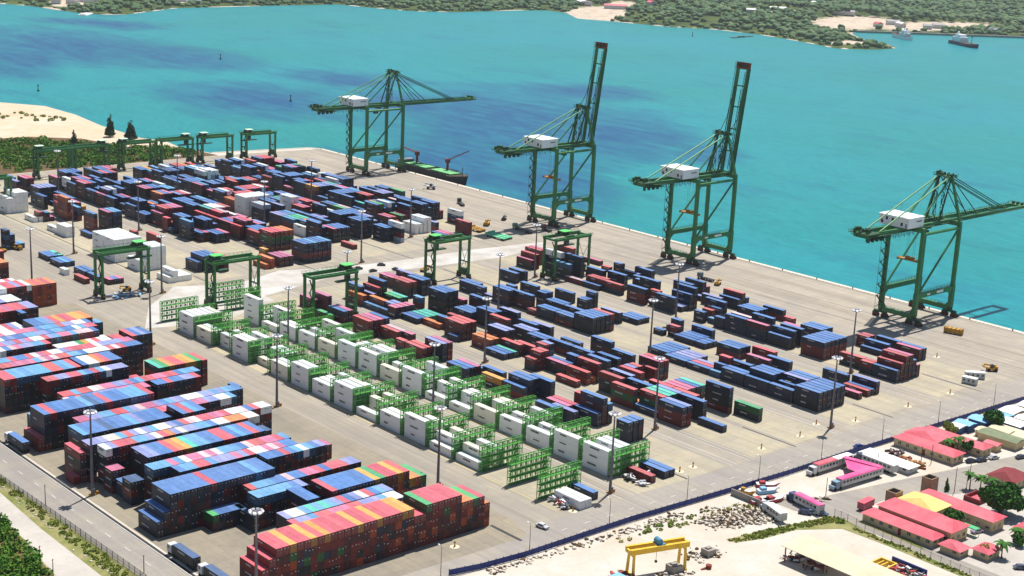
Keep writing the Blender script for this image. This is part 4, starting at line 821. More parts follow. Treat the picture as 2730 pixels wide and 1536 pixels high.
# ------------------------------------------------------------------ rubber tyred gantries
M_RTGROOF = paint('rtg_cab_roof', alb(96, 206, 104, 1.2), 0.5, 0.3, 0.3)
M_RTGROOF2 = paint('rtg_cab_roof_pale', alb(200, 226, 196, 1.2), 0.5, 0.3, 0.3)
def rtg_parts(span, H, wb, tx, pale):
    P = []; h = wb / 2
    for x in (0, span):
        for y in (-h, h):
            q = MB(); q.bar((x, y, 2.2), (x, y, H), 1.15, 0.95); P.append(('leg', q.mesh('leg', M_CG), []))
        q = MB(); q.bar((x, -h - 1.6, 2.0), (x, h + 1.6, 2.0), 1.0, 1.3); q.box(x - 0.9, x + 0.9, -1.7, 1.7, 2.6, 5.0); q.bar((x, -h, 8.5), (x, h, 8.5), 0.5, 0.6)
        P.append(('sill_beam', q.mesh('sill_beam', M_CGD), []))
        for y in (-h - 0.4, h + 0.4):
            q = MB(); q.box(x - 0.5, x + 0.5, y - 1.3, y + 1.3, 1.1, 1.9, 1)
            for s in (-0.9, 0.9): q.cyl((x - 0.45, y + s, 0.75), (x + 0.45, y + s, 0.75), 0.75, n=10, mi=0)
            P.append(('wheel', q.mesh('wheel', [M_TYRE, M_SPR]), []))
    for y in (-h, h):
        q = MB(); q.bar((-0.9, y, H + 0.6), (span + 0.9, y, H + 0.6), 1.0, 1.6); s = -1 if y < 0 else 1
        q.box(-0.9, span + 0.9, y + s * 0.5, y + s * 1.3, H + 1.0, H + 1.1); railing(q, (-0.9, y + s * 1.3, H + 1.1), (span + 0.9, y + s * 1.3, H + 1.1), 1.1)
        P.append(('girder', q.mesh('girder', M_CG), []))
    for x in (0, span):
        q = MB(); q.bar((x, -h, H + 0.3), (x, h, H + 0.3), 0.8, 1.0); P.append(('end_tie', q.mesh('end_tie', M_CG), []))
    q = MB(); q.box(tx - 2.6, tx + 2.6, -h - 0.4, h + 0.4, H + 1.4, H + 1.9, 0)
    rg = random.Random(2)
    for i in range(10): x, y = tx + rg.uniform(-2.2, 2.2), rg.uniform(-h, h); q.box(x - 0.5, x + 0.5, y - 0.5, y + 0.5, H + 1.9, H + rg.uniform(2.4, 3.6), 0)
    railing(q, (tx - 2.6, -h - 0.4, H + 1.9), (tx + 2.6, -h - 0.4, H + 1.9)); q.box(tx - 2.2, tx - 0.2, -h + 0.6, -h + 2.6, H - 3.0, H - 0.6, 0)
    rt = MB(); rt.prism([(tx - 2.4, -2.6), (tx + 2.0, -2.6), (tx + 2.6, -1.4), (tx + 2.6, 1.6), (tx + 1.8, 2.4), (tx - 2.2, 2.4), (tx - 2.8, 1.0), (tx - 2.8, -1.4)], H + 3.4, H + 3.75)
    gl = MB(); gl.box(tx - 2.23, tx - 0.17, -h + 0.57, -h + 2.63, H - 2.4, H - 1.2)
    P.append(('trolley', q.mesh('trolley', M_CGD), [('canopy_roof', rt.mesh('canopy_roof', M_RTGROOF2 if pale else M_RTGROOF)), ('cab_window', gl.mesh('cab_window', M_GLASS))]))
    q = MB(); q.box(tx - 1.3, tx + 1.3, -6, 6, H - 7, H - 6.4) if False else q.box(tx - 6, tx + 6, -1.2, 1.2, H - 4.2, H - 3.6); q.bar((tx, 0, H - 3.6), (tx, 0, H + 1.4), 0.2)
    P.append(('spreader', q.mesh('spreader', M_CGD), []))
    q = MB(); z = 2.6
    for i in range(6): s = 1 if i % 2 else -1; q.bar((-0.9, -h + 0.8 - 0.9 * s, z), (-0.9, -h + 0.8 + 0.9 * s, z + 2.9), 0.6, 0.12); q.box(-1.3, -0.5, -h + 0.8 + 0.9 * s - 0.4, -h + 0.8 + 0.9 * s + 0.4, z + 2.85, z + 2.95); z += 2.9
    P.append(('ladder', q.mesh('ladder', M_CGD), []))
    q = MB(); q.bar((span, -h + 0.4, 2.8), (span, h - 0.4, H - 4), 0.16); q.bar((span, h - 0.4, 2.8), (span, -h + 0.4, H - 4), 0.16); P.append(('brace', q.mesh('brace', M_CGD), []))
    return P
def rtg(x, y, span, H, wb, tx, pale, label):
    t = thing('rubber_tyred_gantry', label, 'gantry crane', (x, y, 0.02), 0, 'rubber tyred gantry cranes in the yard')
    for nm, me, subs in rtg_parts(span, H, wb, tx, pale):
        o = bpy.data.objects.new(nm, me); COL.objects.link(o); o.parent = t
        for sn, sm in subs: s = bpy.data.objects.new(sn, sm); COL.objects.link(s); s.parent = o
rtg(307.2, 622.6, 23.4, 20.6, 7.0, 20.5, False, 'green rubber tyred gantry standing alone near the white container blocks')
rtg(341.0, 580.5, 23.2, 20.6, 7.0, 3.0, False, 'green rubber tyred gantry over the empty racks at the dusty crossing')
rtg(364.2, 535.4, 23.0, 20.6, 7.0, 20.4, False, 'green rubber tyred gantry beside the inner end of the reefer racks')
rtg(453.6, 561.6, 22.2, 20.6, 7.0, 3.2, False, 'green rubber tyred gantry beside the yellow machine on the crossing')
rtg(510.0, 535.2, 23.8, 20.6, 8.4, 10.0, False, 'green rubber tyred gantry straddling the tall stacks near the quay apron')
rtg(405.8, 906.0, 23.6, 17.2, 7.0, 2.6, True, 'green gantry at the far yard edge, first of six from the beach')
rtg(432.4, 908.0, 23.4, 17.2, 7.0, 20.6, True, 'green gantry at the far yard edge, second of six from the beach')
rtg(466.2, 908.0, 23.4, 17.2, 7.0, 2.0, True, 'green gantry at the far yard edge, third of six from the beach')
rtg(494.6, 908.0, 23.6, 17.2, 7.0, 20.4, True, 'green gantry at the far yard edge, fourth of six from the beach')
rtg(525.4, 907.0, 23.6, 17.2, 7.0, 3.0, True, 'green gantry at the far yard edge, fifth of six from the beach')
rtg(560.0, 906.0, 23.6, 17.2, 7.0, 4.0, True, 'green gantry at the far yard edge, sixth and last before the quay')
rtg(328.6, 823.0, 23.0, 19.0, 7.0, 12.0, True, 'green gantry cut by the photo edge beside the farthest white stack')

# ------------------------------------------------------------------ light masts
M_MAST = paint('mast_grey', alb(112, 106, 116, 1.4), 0.5, 0.4, 0.2)
M_LAMP = paint('lamp_housing', alb(240, 240, 244, 1.1), 0.4, 0.4, 0.1)
MH = 27.4
q = MB(); q.cyl((0, 0, 0), (0, 0, MH), 0.52, 0.24, n=10); q.box(-0.5, 0.5, -0.9, -0.5, 0.3, 2.2); MAST_ME = q.mesh('pole', M_MAST)
q = MB(); q.cyl((0, 0, MH - 0.4), (0, 0, MH - 0.15), 1.5, 1.5, n=12, mi=1)
LHEAD = q.mesh('lamp_ring', [M_LAMP, M_MAST])
q = MB(); q.box(-0.42, 0.42, -0.3, 0.3, -0.28, 0.28); q.bar((0, 0, 0), (0, 0.5, 0.1), 0.1); LAMP_ME = q.mesh('lamp', M_LAMP)
q = MB(); q.box(-0.9, 0.9, -0.9, 0.9, 0, 0.35); q.box(1.2, 1.9, -0.5, 0.2, 0, 1.0); BASE_ME = q.mesh('base', M_SPR)
MASTS = [(198.4,410.5),(447.1,312.1),(333.6,315.8),(393.4,847.4),(291.1,448.5),(390.6,349.3),(506.6,542.0),(449.6,613.6),(335,706.5),(391.4,446.7),(510.4,349.3),(448.8,407),(506.8,445),(448.0,503.2),(290.6,658),(334.5,613.9),(448.2,801),(510.6,749.3),(449.3,705.7),(508,647.3),(290.2,542.8),(332.4,503.8),(333.0,408),(290.4,352),(198.5,315.5),(388.6,738),(390.7,544)]
MLINE = {198:'service road line',291:'front yard lane',290:'front yard lane',333:'reefer lane',332:'reefer lane',334:'reefer lane',335:'reefer lane'}
def mast_lane(x): return 'service road' if x < 250 else 'front yard lane' if x < 310 else 'reefer block lane' if x < 350 else 'third yard lane' if x < 400 else 'fourth yard lane' if x < 460 else 'lane nearest the quay'
cnt = {}
for x, y in sorted(MASTS, key=lambda p: p[1]):
    ln = mast_lane(x); cnt[ln] = cnt.get(ln, 0) + 1
    t = thing('light_mast', 'tall grey floodlight mast, %s from the perimeter road along the %s' % (ORD[cnt[ln] - 1], ln), 'light mast', (x, y, 0.02), 0, 'floodlight masts across the container yard')
    for nm, me in (('pole', MAST_ME), ('base', BASE_ME)):
        o = bpy.data.objects.new(nm, me); COL.objects.link(o); o.parent = t
    hd = bpy.data.objects.new('lamp_ring', LHEAD); COL.objects.link(hd); hd.parent = t
    for i in range(8):
        a = i * math.pi / 4; l = bpy.data.objects.new('lamp', LAMP_ME); COL.objects.link(l); l.parent = hd; l.location = (1.7 * math.cos(a), 1.7 * math.sin(a), MH + 0.1); l.rotation_euler = (0.5, 0, a + math.pi / 2)
# ------------------------------------------------------------------ far shore
COAST = [(960,2250),(985,2211),(1005,2054),(1052,2031),(1192,2126),(1359,2141),(1514,2147),(1533,2066),(1562,2000),(1630,1965),(1775,1975),(1836,1964),(1831,1910),(1764,1813),(1787,1765),(1798,1707),(1816,1649),(1859,1599),(1863,1510),(1845,1436),(1822,1369),(1798,1311),(1846,1280),(1900,1279),(1938,1311),(1982,1397),(2053,1470),(2087,1487),(2165,1453),(2238,1407),(2265,1367),(2324,1318),(2700,1050),(4390,0),(4390,3390),(300,3390),(700,2700)]
BARE = [(1862,1868,66,-13,115,116),(2058,1996,35,-6,91,89),(2239,1600,96,-22,130,94),(2345,1500,150,-36,84,56),(1884,1348,40,-12,22,16),(1058,2212,35,-5,26,54),(1252,2220,26,-4,20,36),(2285,1785,64,-13,67,53)]
def inside(px, py, poly):
    r = np.zeros(px.shape, bool); n = len(poly)
    for i in range(n):
        x1, y1 = poly[i]; x2, y2 = poly[(i + 1) % n]
        if y1 == y2: continue
        c = ((y1 > py) != (y2 > py)) & (px < (x2 - x1) * (py - y1) / (y2 - y1) + x1); r ^= c
    return r
def edge_dist(px, py, poly):
    d = np.full(px.shape, 1e9); n = len(poly)
    for i in range(n):
        a = np.array(poly[i], float); b = np.array(poly[(i + 1) % n], float); e = b - a
        t = np.clip(((px - a[0]) * e[0] + (py - a[1]) * e[1]) / (e @ e), 0, 1)
        d = np.minimum(d, np.hypot(px - a[0] - t * e[0], py - a[1] - t * e[1]))
    return d
def ell(px, py, E):
    m = np.full(px.shape, 9.0)
    for cx, cy, ux, uy, vx, vy in E:
        det = ux * vy - uy * vx; a = ((px - cx) * vy - (py - cy) * vx) / det; b = ((py - cy) * ux - (px - cx) * uy) / det
        m = np.minimum(m, np.hypot(a, b))
    return m
def hills(x, y): return 3.5 * np.sin(x / 160.0 + 1.3) * np.sin(y / 190.0) + 2.5 * np.sin(x / 71.0 + y / 93.0) + 7.0 * np.sin(x / 420.0 + 0.6) * np.cos(y / 510.0 + 0.3)
def land_z(x, y, d): return -3.0 + np.clip(d * 0.05, 0, 3.2) + np.clip((d - 40) / 260.0, 0, 1) * (9.0 + hills(x, y))
def build_far():
    xs = np.concatenate([np.arange(850, 2700, 16.0), np.arange(2700, 4400, 60.0)]); ys = np.concatenate([np.arange(1000, 2500, 16.0), np.arange(2500, 3400, 60.0)])
    X, Y = np.meshgrid(xs, ys); ins = inside(X, Y, COAST); d = edge_dist(X, Y, COAST); d = np.where(ins, d, -d)
    Z = np.where(d > 0, land_z(X, Y, d), -3.0 + d * 0.06); b = ell(X, Y, BARE); Z = np.where((b < 1.3) & (d > 5), np.minimum(Z, -0.2 + np.clip(b - 0.9, 0, 1) * 9), Z)
    V = np.stack([X, Y, np.maximum(Z, -12)], -1).reshape(-1, 3); nx, ny = len(xs), len(ys); i = np.arange(nx * ny).reshape(ny, nx)
    F = np.stack([i[:-1, :-1], i[:-1, 1:], i[1:, 1:], i[1:, :-1]], -1).reshape(-1, 4)
    k = NT('far_terrain'); P = k.pos(); at = k.n('ShaderNodeAttribute', attribute_name='bare').outputs['Fac']; n1 = k.noise(P, 0.02, 5, 0.65); n2 = k.noise(P, 0.06, 4, 0.6)
    green = k.mix(k.ramp(n1, [(0.35, 0.0), (0.65, 1.0)]), alb(58, 84, 46), alb(104, 116, 60))
    sand = k.mix(k.ramp(n2, [(0.55, 0.0), (0.7, 1.0)]), alb(228, 212, 190), alb(206, 148, 122)); sand = k.mix(k.ramp(k.noise(P, 0.045, 4), [(0.55, 0.0), (0.7, 1.0)]), sand, alb(176, 160, 140))
    f = k.ramp(k.math('ADD', at, k.math('MULTIPLY', k.math('SUBTRACT', n2, 0.5), 0.6)), [(0.4, 0.0), (0.6, 1.0)])
    k.col(k.mix(f, green, sand)); k.rough(0.95, 0.1)
    me = numpy_mesh('far_shore_terrain', V, F, [k.m], smooth=True)
    bare = np.clip(np.maximum(np.clip(1.5 - b, 0, 1), np.clip(1 - d / 9.0, 0, 1) * (d > -4)), 0, 1)
    a_ = me.attributes.new('bare', 'FLOAT', 'POINT'); a_.data.foreach_set('value', bare.ravel().astype(np.float32))
    o = bpy.data.objects.new('terrain', me); COL.objects.link(o); struct(o)
build_far()
def leaf_mat(name, c1, c2, c3, scale=0.12):
    k = NT(name); P = k.pos(); n1 = k.noise(P, scale, 4, 0.65); n2 = k.noise(P, scale * 7, 3, 0.6)
    c = k.mix(k.ramp(n1, [(0.35, 0.0), (0.65, 1.0)]), c1, c2); c = k.mix(k.ramp(n2, [(0.5, 0.0), (0.75, 1.0)]), c, c3); k.col(c); k.rough(0.8, 0.15); MATS[name] = k.m; return k.m
M_WOOD = leaf_mat('far_wood_leaves', alb(72, 110, 74), alb(106, 136, 84), alb(138, 150, 112), 0.015)
M_LEAF = leaf_mat('shrub_leaves', alb(70, 132, 36), alb(108, 156, 48), alb(150, 172, 70), 0.15)
M_LEAFD = leaf_mat('tree_leaves', alb(46, 104, 36), alb(76, 132, 44), alb(108, 154, 58), 0.3)
M_LEAFO = leaf_mat('olive_scrub_leaves', alb(146, 170, 66), alb(186, 184, 92), alb(116, 152, 56), 0.06)
M_PINE = leaf_mat('casuarina_leaves', alb(38, 72, 40), alb(58, 92, 46), alb(80, 104, 60), 0.3)
M_TRUNK = paint('bark', alb(104, 84, 64), 0.9, 0.1, 0.5)
def ico():
    t = (1 + 5 ** 0.5) / 2; v = [(-1,t,0),(1,t,0),(-1,-t,0),(1,-t,0),(0,-1,t),(0,1,t),(0,-1,-t),(0,1,-t),(t,0,-1),(t,0,1),(-t,0,-1),(-t,0,1)]
    f = [(0,11,5),(0,5,1),(0,1,7),(0,7,10),(0,10,11),(1,5,9),(5,11,4),(11,10,2),(10,7,6),(7,1,8),(3,9,4),(3,4,2),(3,2,6),(3,6,8),(3,8,9),(4,9,5),(2,4,11),(6,2,10),(8,6,7),(9,8,1)]
    v = [Vector(p).normalized() for p in v]; nf = []; mid = {}
    def md(a, b):
        key = (min(a, b), max(a, b))
        if key not in mid: mid[key] = len(v); v.append(((v[a] + v[b]) / 2).normalized())
        return mid[key]
    for a, b, c in f: ab, bc, ca_ = md(a, b), md(b, c), md(c, a); nf += [(a, ab, ca_), (b, bc, ab), (c, ca_, bc), (ab, bc, ca_)]
    return np.array([tuple(p) for p in v]), np.array(nf)
IV, IF = ico()
def build_wood():
    rg = np.random.RandomState(3); n = 90000
    x = rg.uniform(900, 3300, n); y = rg.uniform(1250, 2900, n); D = np.hypot(x, y)
    d = np.where(inside(x, y, COAST), edge_dist(x, y, COAST), -1); b = ell(x, y, BARE)
    px = (x * RGT.x + y * RGT.y - 187 * RGT.z) / (x * FWD.x + y * FWD.y - 187 * FWD.z) * FPX; py = (x * UPV.x + y * UPV.y - 187 * UPV.z) / (x * FWD.x + y * FWD.y - 187 * FWD.z) * FPX
    keep = (d > 5) & (b > 1.0 + rg.uniform(-0.1, 0.25, n)) & (np.abs(px) < 1600) & (py < 930) & (rg.uniform(0, 1, n) < 0.75)
    x, y, d, b = x[keep][:13000], y[keep][:13000], d[keep][:13000], b[keep][:13000]; m = len(x)
    r = rg.uniform(2.4, 6.2, m) * np.clip(0.6 + d / 60.0, 0.6, 1.15); z = land_z(x, y, d) + r * 0.35
    V = IV[None] * (1 + rg.uniform(-0.32, 0.3, (m, len(IV), 1))) * np.stack([r * rg.uniform(0.85, 1.3, m), r * rg.uniform(0.85, 1.3, m), r * rg.uniform(0.6, 1.0, m)], -1)[:, None, :] + np.stack([x, y, z], -1)[:, None, :]
    F = IF[None] + (np.arange(m) * len(IV))[:, None, None]
    me = numpy_mesh('far_wood', V.reshape(-1, 3), F.reshape(-1, 3), [M_WOOD]); o = bpy.data.objects.new('far_wood', me); COL.objects.link(o)
    tag(o, 'dense green mangrove wood covering the far shore', 'woodland', None, 'stuff')
build_wood()
def shed_mesh(w, l, h, rise, wall, roof):
    q = MB(); q.box(-w / 2, w / 2, -l / 2, l / 2, 0, h, 0); e = 0.5
    q2 = MB(); q2.add([(-w/2-e,-l/2-e,h-0.05),(w/2+e,-l/2-e,h-0.05),(w/2+e,l/2+e,h-0.05),(-w/2-e,l/2+e,h-0.05),(0,-l/2-e,h+rise),(0,l/2+e,h+rise)], [(0,1,4),(2,3,5),(1,2,5,4),(3,0,4,5),(0,3,2,1)])
    return q.mesh('wall', wall), q2.mesh('roof', roof)
def ribbed(name, c, c2, pitch=0.5):
    k = NT(name); P = k.pos(); f1 = k.noise(P, 0.16, 5, 0.7); f2 = k.noise(P, 0.9, 4, 0.7)
    base = k.mix(k.ramp(f1, [(0.38, 0.0), (0.7, 1.0)]), c, c2); base = k.mix(k.math('MULTIPLY', k.ramp(f2, [(0.58, 0.0), (0.75, 1.0)]), 0.4), base, tuple(v * 0.55 for v in c))
    w = k.n('ShaderNodeTexWave', bands_direction='Y'); w.inputs['Scale'].default_value = pitch; k.l(P, w.inputs['Vector']); base = k.mix(k.math('MULTIPLY', w.outputs['Fac'], 0.25), base, tuple(v * 0.7 for v in c))
    k.col(base); k.rough(0.6, 0.3); MATS[name] = k.m; return k.m
M_WALLC = paint('cream_wall', alb(226, 206, 160), 0.8, 0.2, 0.3); M_WALLW = paint('white_wall', alb(226, 226, 224), 0.8, 0.2, 0.3); M_WALLB = paint('blue_wall', alb(70, 104, 158), 0.7, 0.2, 0.3)
M_ROOFW = paint('white_roof', alb(240, 238, 234, 1.15), 0.6, 0.3, 0.3, alb(200, 190, 180)); M_ROOFR = ribbed('red_roof', alb(230, 92, 110, 1.3), alb(232, 128, 138, 1.3)); M_ROOFG = paint('grey_roof', alb(150, 150, 156), 0.6, 0.3, 0.4)
M_ROOFP = ribbed('pink_roof', alb(236, 76, 150, 1.3), alb(238, 124, 172, 1.3)); M_ROOFGR = paint('green_roof', alb(70, 184, 120, 1.3), 0.5, 0.3, 0.3); M_ROOFB = paint('blue_roof', alb(130, 190, 232, 1.3), 0.5, 0.3, 0.3, alb(200, 220, 232)); M_ROOFC = ribbed('cream_roof', alb(234, 222, 190, 1.35), alb(220, 202, 166, 1.35)); M_ROOFD = paint('dark_red_roof', alb(146, 56, 60), 0.7, 0.2, 0.4); M_ROOFM = paint('mossy_roof', alb(136, 150, 116), 0.8, 0.2, 0.6, alb(130, 90, 80), 0.4)
FARSHED = [(1035,2215,14,26,M_ROOFW,'white'),(1054,2198,12,18,M_ROOFW,'white'),(1089,2222,12,36,M_ROOFW,'white'),(1119,2180,8,46,M_ROOFW,'white'),(1247,2213,12,26,M_ROOFW,'white'),(1253,2174,8,20,M_ROOFW,'white'),(1964,2003,22,30,M_ROOFW,'white'),(1977,1934,12,42,M_ROOFR,'pink'),(2087,1965,12,22,M_ROOFW,'white'),(2055,1920,12,24,M_ROOFR,'red'),(2301,1824,10,36,M_ROOFW,'white'),(2253,1766,12,28,M_ROOFR,'pink'),(2430,1834,10,16,M_ROOFW,'white'),(2345,1715,14,62,M_ROOFG,'grey'),(2276,1545,16,22,M_ROOFG,'grey'),(2247,1509,8,24,M_ROOFW,'white'),(2260,1464,8,14,M_ROOFG,'grey'),(2300,1468,12,20,M_ROOFG,'grey'),(2329,1377,10,26,M_ROOFG,'grey'),(2084,1708,6,16,M_ROOFW,'white'),(2165,2060,8,18,M_ROOFW,'white'),(2198,1521,10,18,M_ROOFR,'red')]
for i, (x, y, w, l, rf_, cn) in enumerate(FARSHED):
    d = float(edge_dist(np.array([x * 1.0]), np.array([y * 1.0]), COAST)[0]); bb = float(ell(np.array([x * 1.0]), np.array([y * 1.0]), BARE)[0]); z = float(land_z(np.array([x * 1.0]), np.array([y * 1.0]), np.array([d]))[0]); z = min(z, -0.2 + max(0, bb - 0.9) * 9) if bb < 1.3 else z
    a, b_ = shed_mesh(w, l, 6.5, 2.6, M_WALLW, rf_); t = thing('shore_shed', '%s roofed shed on the far shore, %s counted from the beach side' % (cn, ordn(i)), 'shed', (x, y, z), 0.75 if i % 3 else -0.5, 'sheds scattered on the far shore')
    for nm, me in (('wall', a), ('roof', b_)): o = bpy.data.objects.new(nm, me); COL.objects.link(o); o.parent = t
q = MB(); q.bar((2085,1484,-1.4),(2700,1048,-1.4),6,3.4); struct(q.build('far_quay', M_CONC))
# ------------------------------------------------------------------ ships, buoys
M_HULL = paint('hull_black', alb(38, 36, 44), 0.5, 0.35, 0.3, alb(90, 60, 50)); M_HULLR = paint('hull_red', alb(150, 50, 44), 0.6, 0.3, 0.4); M_DECKG = paint('hatch_green', alb(120, 190, 126, 1.3), 0.7, 0.2, 0.4, alb(90, 150, 96)); M_DECK = paint('deck_brown', alb(96, 78, 60), 0.8, 0.2, 0.4); M_DERR = paint('derrick_red', alb(156, 50, 40), 0.6, 0.3, 0.4)
def hull(mb, L, B, zw, zd, bow=0.18, mi=0, deckmi=1, sheer=1.5):
    n = 14; rings = []
    for i in range(n + 1):
        t = i / n; y = -L / 2 + t * L; k_ = 1.0
        if t < bow: k_ = math.sin(math.pi / 2 * (t / bow)) ** 0.8
        if t > 0.93: k_ = 0.85
        w = max(0.02, B / 2 * k_); zs = zd + sheer * max(0, 1 - t / 0.25) ** 2; rk = (1.8 if t < 0.02 else 0)
        rings.append([(-w, y - rk * 0.6, zs), (-w * (0.8 if t < bow else 1), y + rk, zw), (w * (0.8 if t < bow else 1), y + rk, zw), (w, y - rk * 0.6, zs)])
    o = len(mb.v)
    for r in rings: mb.v += r
    for i in range(n):
        a = o + i * 4
        for j in range(3): mb.f.append((a + j, a + 4 + j, a + 5 + j, a + 1 + j)); mb.mi.append(mi)
        mb.f.append((a + 3, a + 7, a + 4, a)); mb.mi.append(deckmi)
    mb.f.append((o, o + 1, o + 2, o + 3)); mb.mi.append(mi); mb.f.append(tuple(o + n * 4 + j for j in (3, 2, 1, 0))); mb.mi.append(mi)
t = thing('moored_ship', 'black hulled cargo ship with green hatches and red cranes along the quay', 'ship', (645.4, 798, -3))
q = MB(); hull(q, 72, 14.6, -1.5, 5.4); q.build('hull', [M_HULL, M_DECK], t)
q = MB(); q.bar((-7.0, -22, 5.9), (-7.0, 34, 5.7), 0.1, 0.9); q.bar((7.0, -22, 5.9), (7.0, 34, 5.7), 0.1, 0.9); q.build('bulwark', M_HULL, t)
for y0, y1 in ((-24, -2), (4, 16), (20, 27)): q = MB(); q.box(-4.6, 4.6, y0, y1, 5.4, 6.6); q.build('hatch_cover', M_DECKG, t)
for y, tx, tz in ((-10.0, 0, 0), (24.0, 0, 0)):
    q = MB(); q.cyl((4.0, y, 5.4), (4.0, y, 12), 1.0, 0.8, n=10); q.box(2.8, 5.2, y - 1.3, y + 1.3, 11.5, 14.2); c_ = q.build('deck_crane', M_DERR, t)
    q = MB()
    a = Vector((4.0, y, 13.0)); e = Vector((12.0, y - 13.0, 21.0)) if y < 0 else Vector((1, y + 16, 16.0))
    for s in (-0.6, 0.6): q.bar(a + Vector((s, 0, 0)), e + Vector((s * 0.3, 0, 0)), 0.3); q.bar(a + Vector((s, 0, 1.4)), e + Vector((s * 0.3, 0, 0.2)), 0.16)
    for i in range(1, 9): p = a.lerp(e, i / 9); q.bar(p + Vector((-0.6, 0, 0)), p + Vector((0.6, 0, 0.8 * (1 - i / 9))), 0.14)
    q.cyl(e, e + Vector((0, 0, -5)), 0.05, n=4); q.build('jib', M_DERR, c_)
q = MB(); q.box(-5.4, 5.4, 29, 34, 5.4, 8.4); st_ = q.build('deckhouse', M_ROD, t)
q = MB(); q.box(-4.5, 4.5, 28.95, 28.98, 6.6, 7.6); q.build('window', M_GLASS, st_)
q = MB(); q.bar((0, -31, 6), (0, -31, 12), 0.3); q.bar((-1, -31, 10.5), (1, -31, 10.5), 0.2); railing(q, (-2.2, -34, 6.6), (-6.4, -27, 6.0)); railing(q, (2.2, -34, 6.6), (6.4, -27, 6.0)); q.build('foremast', M_CGD, t)
def far_ship(x, y, rz, L, B, label, hm, high):
    t = thing('distant_ship', label, 'ship', (x, y, -3), rz); q = MB(); hull(q, L, B, -1, 5, bow=0.22); q.build('hull', [hm, M_DECK], t)
    q = MB(); q.box(-B * 0.38, B * 0.38, L * 0.05, L * 0.38, 5, 5 + high); q.box(-B * 0.3, B * 0.3, L * 0.1, L * 0.3, 5 + high, 9 + high); q.cyl((0, L * 0.3, 9 + high), (0, L * 0.3, 13 + high), 1.5, n=8); q.build('superstructure', M_HOUSE, t)
    q = MB(); q.bar((0, L * 0.16, 8 + high), (0, L * 0.16, 18 + high), 0.5); q.bar((0, -L * 0.25, 5), (0, -L * 0.25, 17), 0.6); q.bar((0, -L * 0.25, 14), (0, -L * 0.02, 20), 0.4); q.bar((0, -L * 0.2, 14), (4, -L * 0.36, 18), 0.4); q.build('mast', M_CGD, t)
far_ship(2070, 1387, 2.58, 62, 14, 'white ferry moored along the far quay', M_HOUSE, 5)
far_ship(2068, 1270, -0.56, 84, 18, 'dark blue cargo ship lying at the far pier', paint('hull_blue', alb(40, 48, 84), 0.5, 0.3), 7)
q = MB(); q.box(-6, 6, -22, 22, -1, 1.2); q.box(-4, 4, -18, -8, 1.2, 3); o = q.build('landing_barge', M_ROOFW, None, (1000, 2046, -3)); o.rotation_euler = (0, 0, -0.7); tag(o, 'pale flat barge moored at the far wooded point', 'barge')
q = MB(); q.box(-3, 3, -30, 30, -1, 0.8); q.box(-2, 2, -10, 6, 0.8, 1.8); o = q.build('sunken_barge', M_DARK, None, (1794, 1484, -3)); o.rotation_euler = (0, 0, -1.4); tag(o, 'low dark barge lying off the far beach', 'barge')
for i, (x, y, w) in enumerate(((592,1311,'off the sand beach'),(768,1162,'between beach and far crane'),(886,1483,'in mid channel'),(1722,1520,'near the far beach'))):
    q = MB(); q.cyl((0, 0, -1), (0, 0, 0.8), 1.4, 1.2, n=10); q.cyl((0, 0, 0.8), (0, 0, 4.6), 0.55, 0.3, n=6); q.box(-0.5, 0.5, -0.5, 0.5, 4.6, 5.8); o = q.build('buoy', M_HULL, None, (x, y, -3)); tag(o, 'small dark channel buoy %s' % w, 'buoy', 'channel buoys on the water')
# ------------------------------------------------------------------ vegetation
def leaf_cloud(rg, centers, radii, n, size, flat=0.7):
    """quads spread through the lobes; returns verts, quads"""
    c = np.asarray(centers, float); r = np.asarray(radii, float); w = r[:, 0] * r[:, 1]; idx = rg.choice(len(c), n, p=w / w.sum())
    u = rg.normal(size=(n, 3)); u /= np.linalg.norm(u, axis=1)[:, None]; rad = rg.uniform(0.45, 1.0, n) ** 0.5
    p = c[idx] + u * rad[:, None] * r[idx]
    a = rg.normal(size=(n, 3)); a[:, 2] *= flat; a /= np.linalg.norm(a, axis=1)[:, None]; b = np.cross(a, rg.normal(size=(n, 3))); b /= np.linalg.norm(b, axis=1)[:, None]
    s = size * rg.uniform(0.6, 1.3, n)[:, None]
    V = np.stack([p - a * s - b * s * 0.7, p + a * s - b * s * 0.5, p + a * s * 0.8 + b * s * 0.7, p - a * s * 0.7 + b * s * 0.6], 1).reshape(-1, 3)
    return V, np.arange(n * 4).reshape(n, 4)
def scatter(name, label, poly, n, rr_, leaves, size, mat, seed, z=0.0, avoid=None):
    rg = np.random.RandomState(seed); P = np.array(poly, float); lo, hi = P.min(0), P.max(0); cs = []; rs = []
    while len(cs) < n:
        x, y = rg.uniform(lo[0], hi[0]), rg.uniform(lo[1], hi[1])
        if not inside(np.array([x]), np.array([y]), poly)[0]: continue
        r = rg.uniform(*rr_); cs.append((x, y, z + r * 0.4)); rs.append((r, r, r * rg.uniform(0.55, 0.9)))
    V, F = leaf_cloud(rg, cs, rs, n * leaves, size); V[:, 2] = np.maximum(V[:, 2], z + 0.02)
    o = bpy.data.objects.new(name, numpy_mesh(name, V, F, [mat])); COL.objects.link(o); tag(o, label, 'scrub', None, 'stuff'); return o
scatter('scrub', 'dense green scrub beside the pale gravel road', [(167.6,409),(167,391),(164.4,373),(161,345),(120,345),(110,440),(160,440)], 520, (1.4, 3.0), 110, 0.4, M_LEAF, 1)
scatter('verge_scrub', 'patchy green weeds along the service road fence', [(181,345),(181,440),(178.6,440),(177.6,400),(176.6,345)], 150, (0.3, 0.9), 40, 0.22, M_LEAFO, 2)
scatter('beach_scrub', 'green bushes behind the beach at the far yard edge', [(405,928),(542,930),(540,962),(505,1000),(470,1046),(430,1050),(420,1000),(400,960)], 620, (1.0, 3.4), 46, 0.6, M_LEAF, 3)
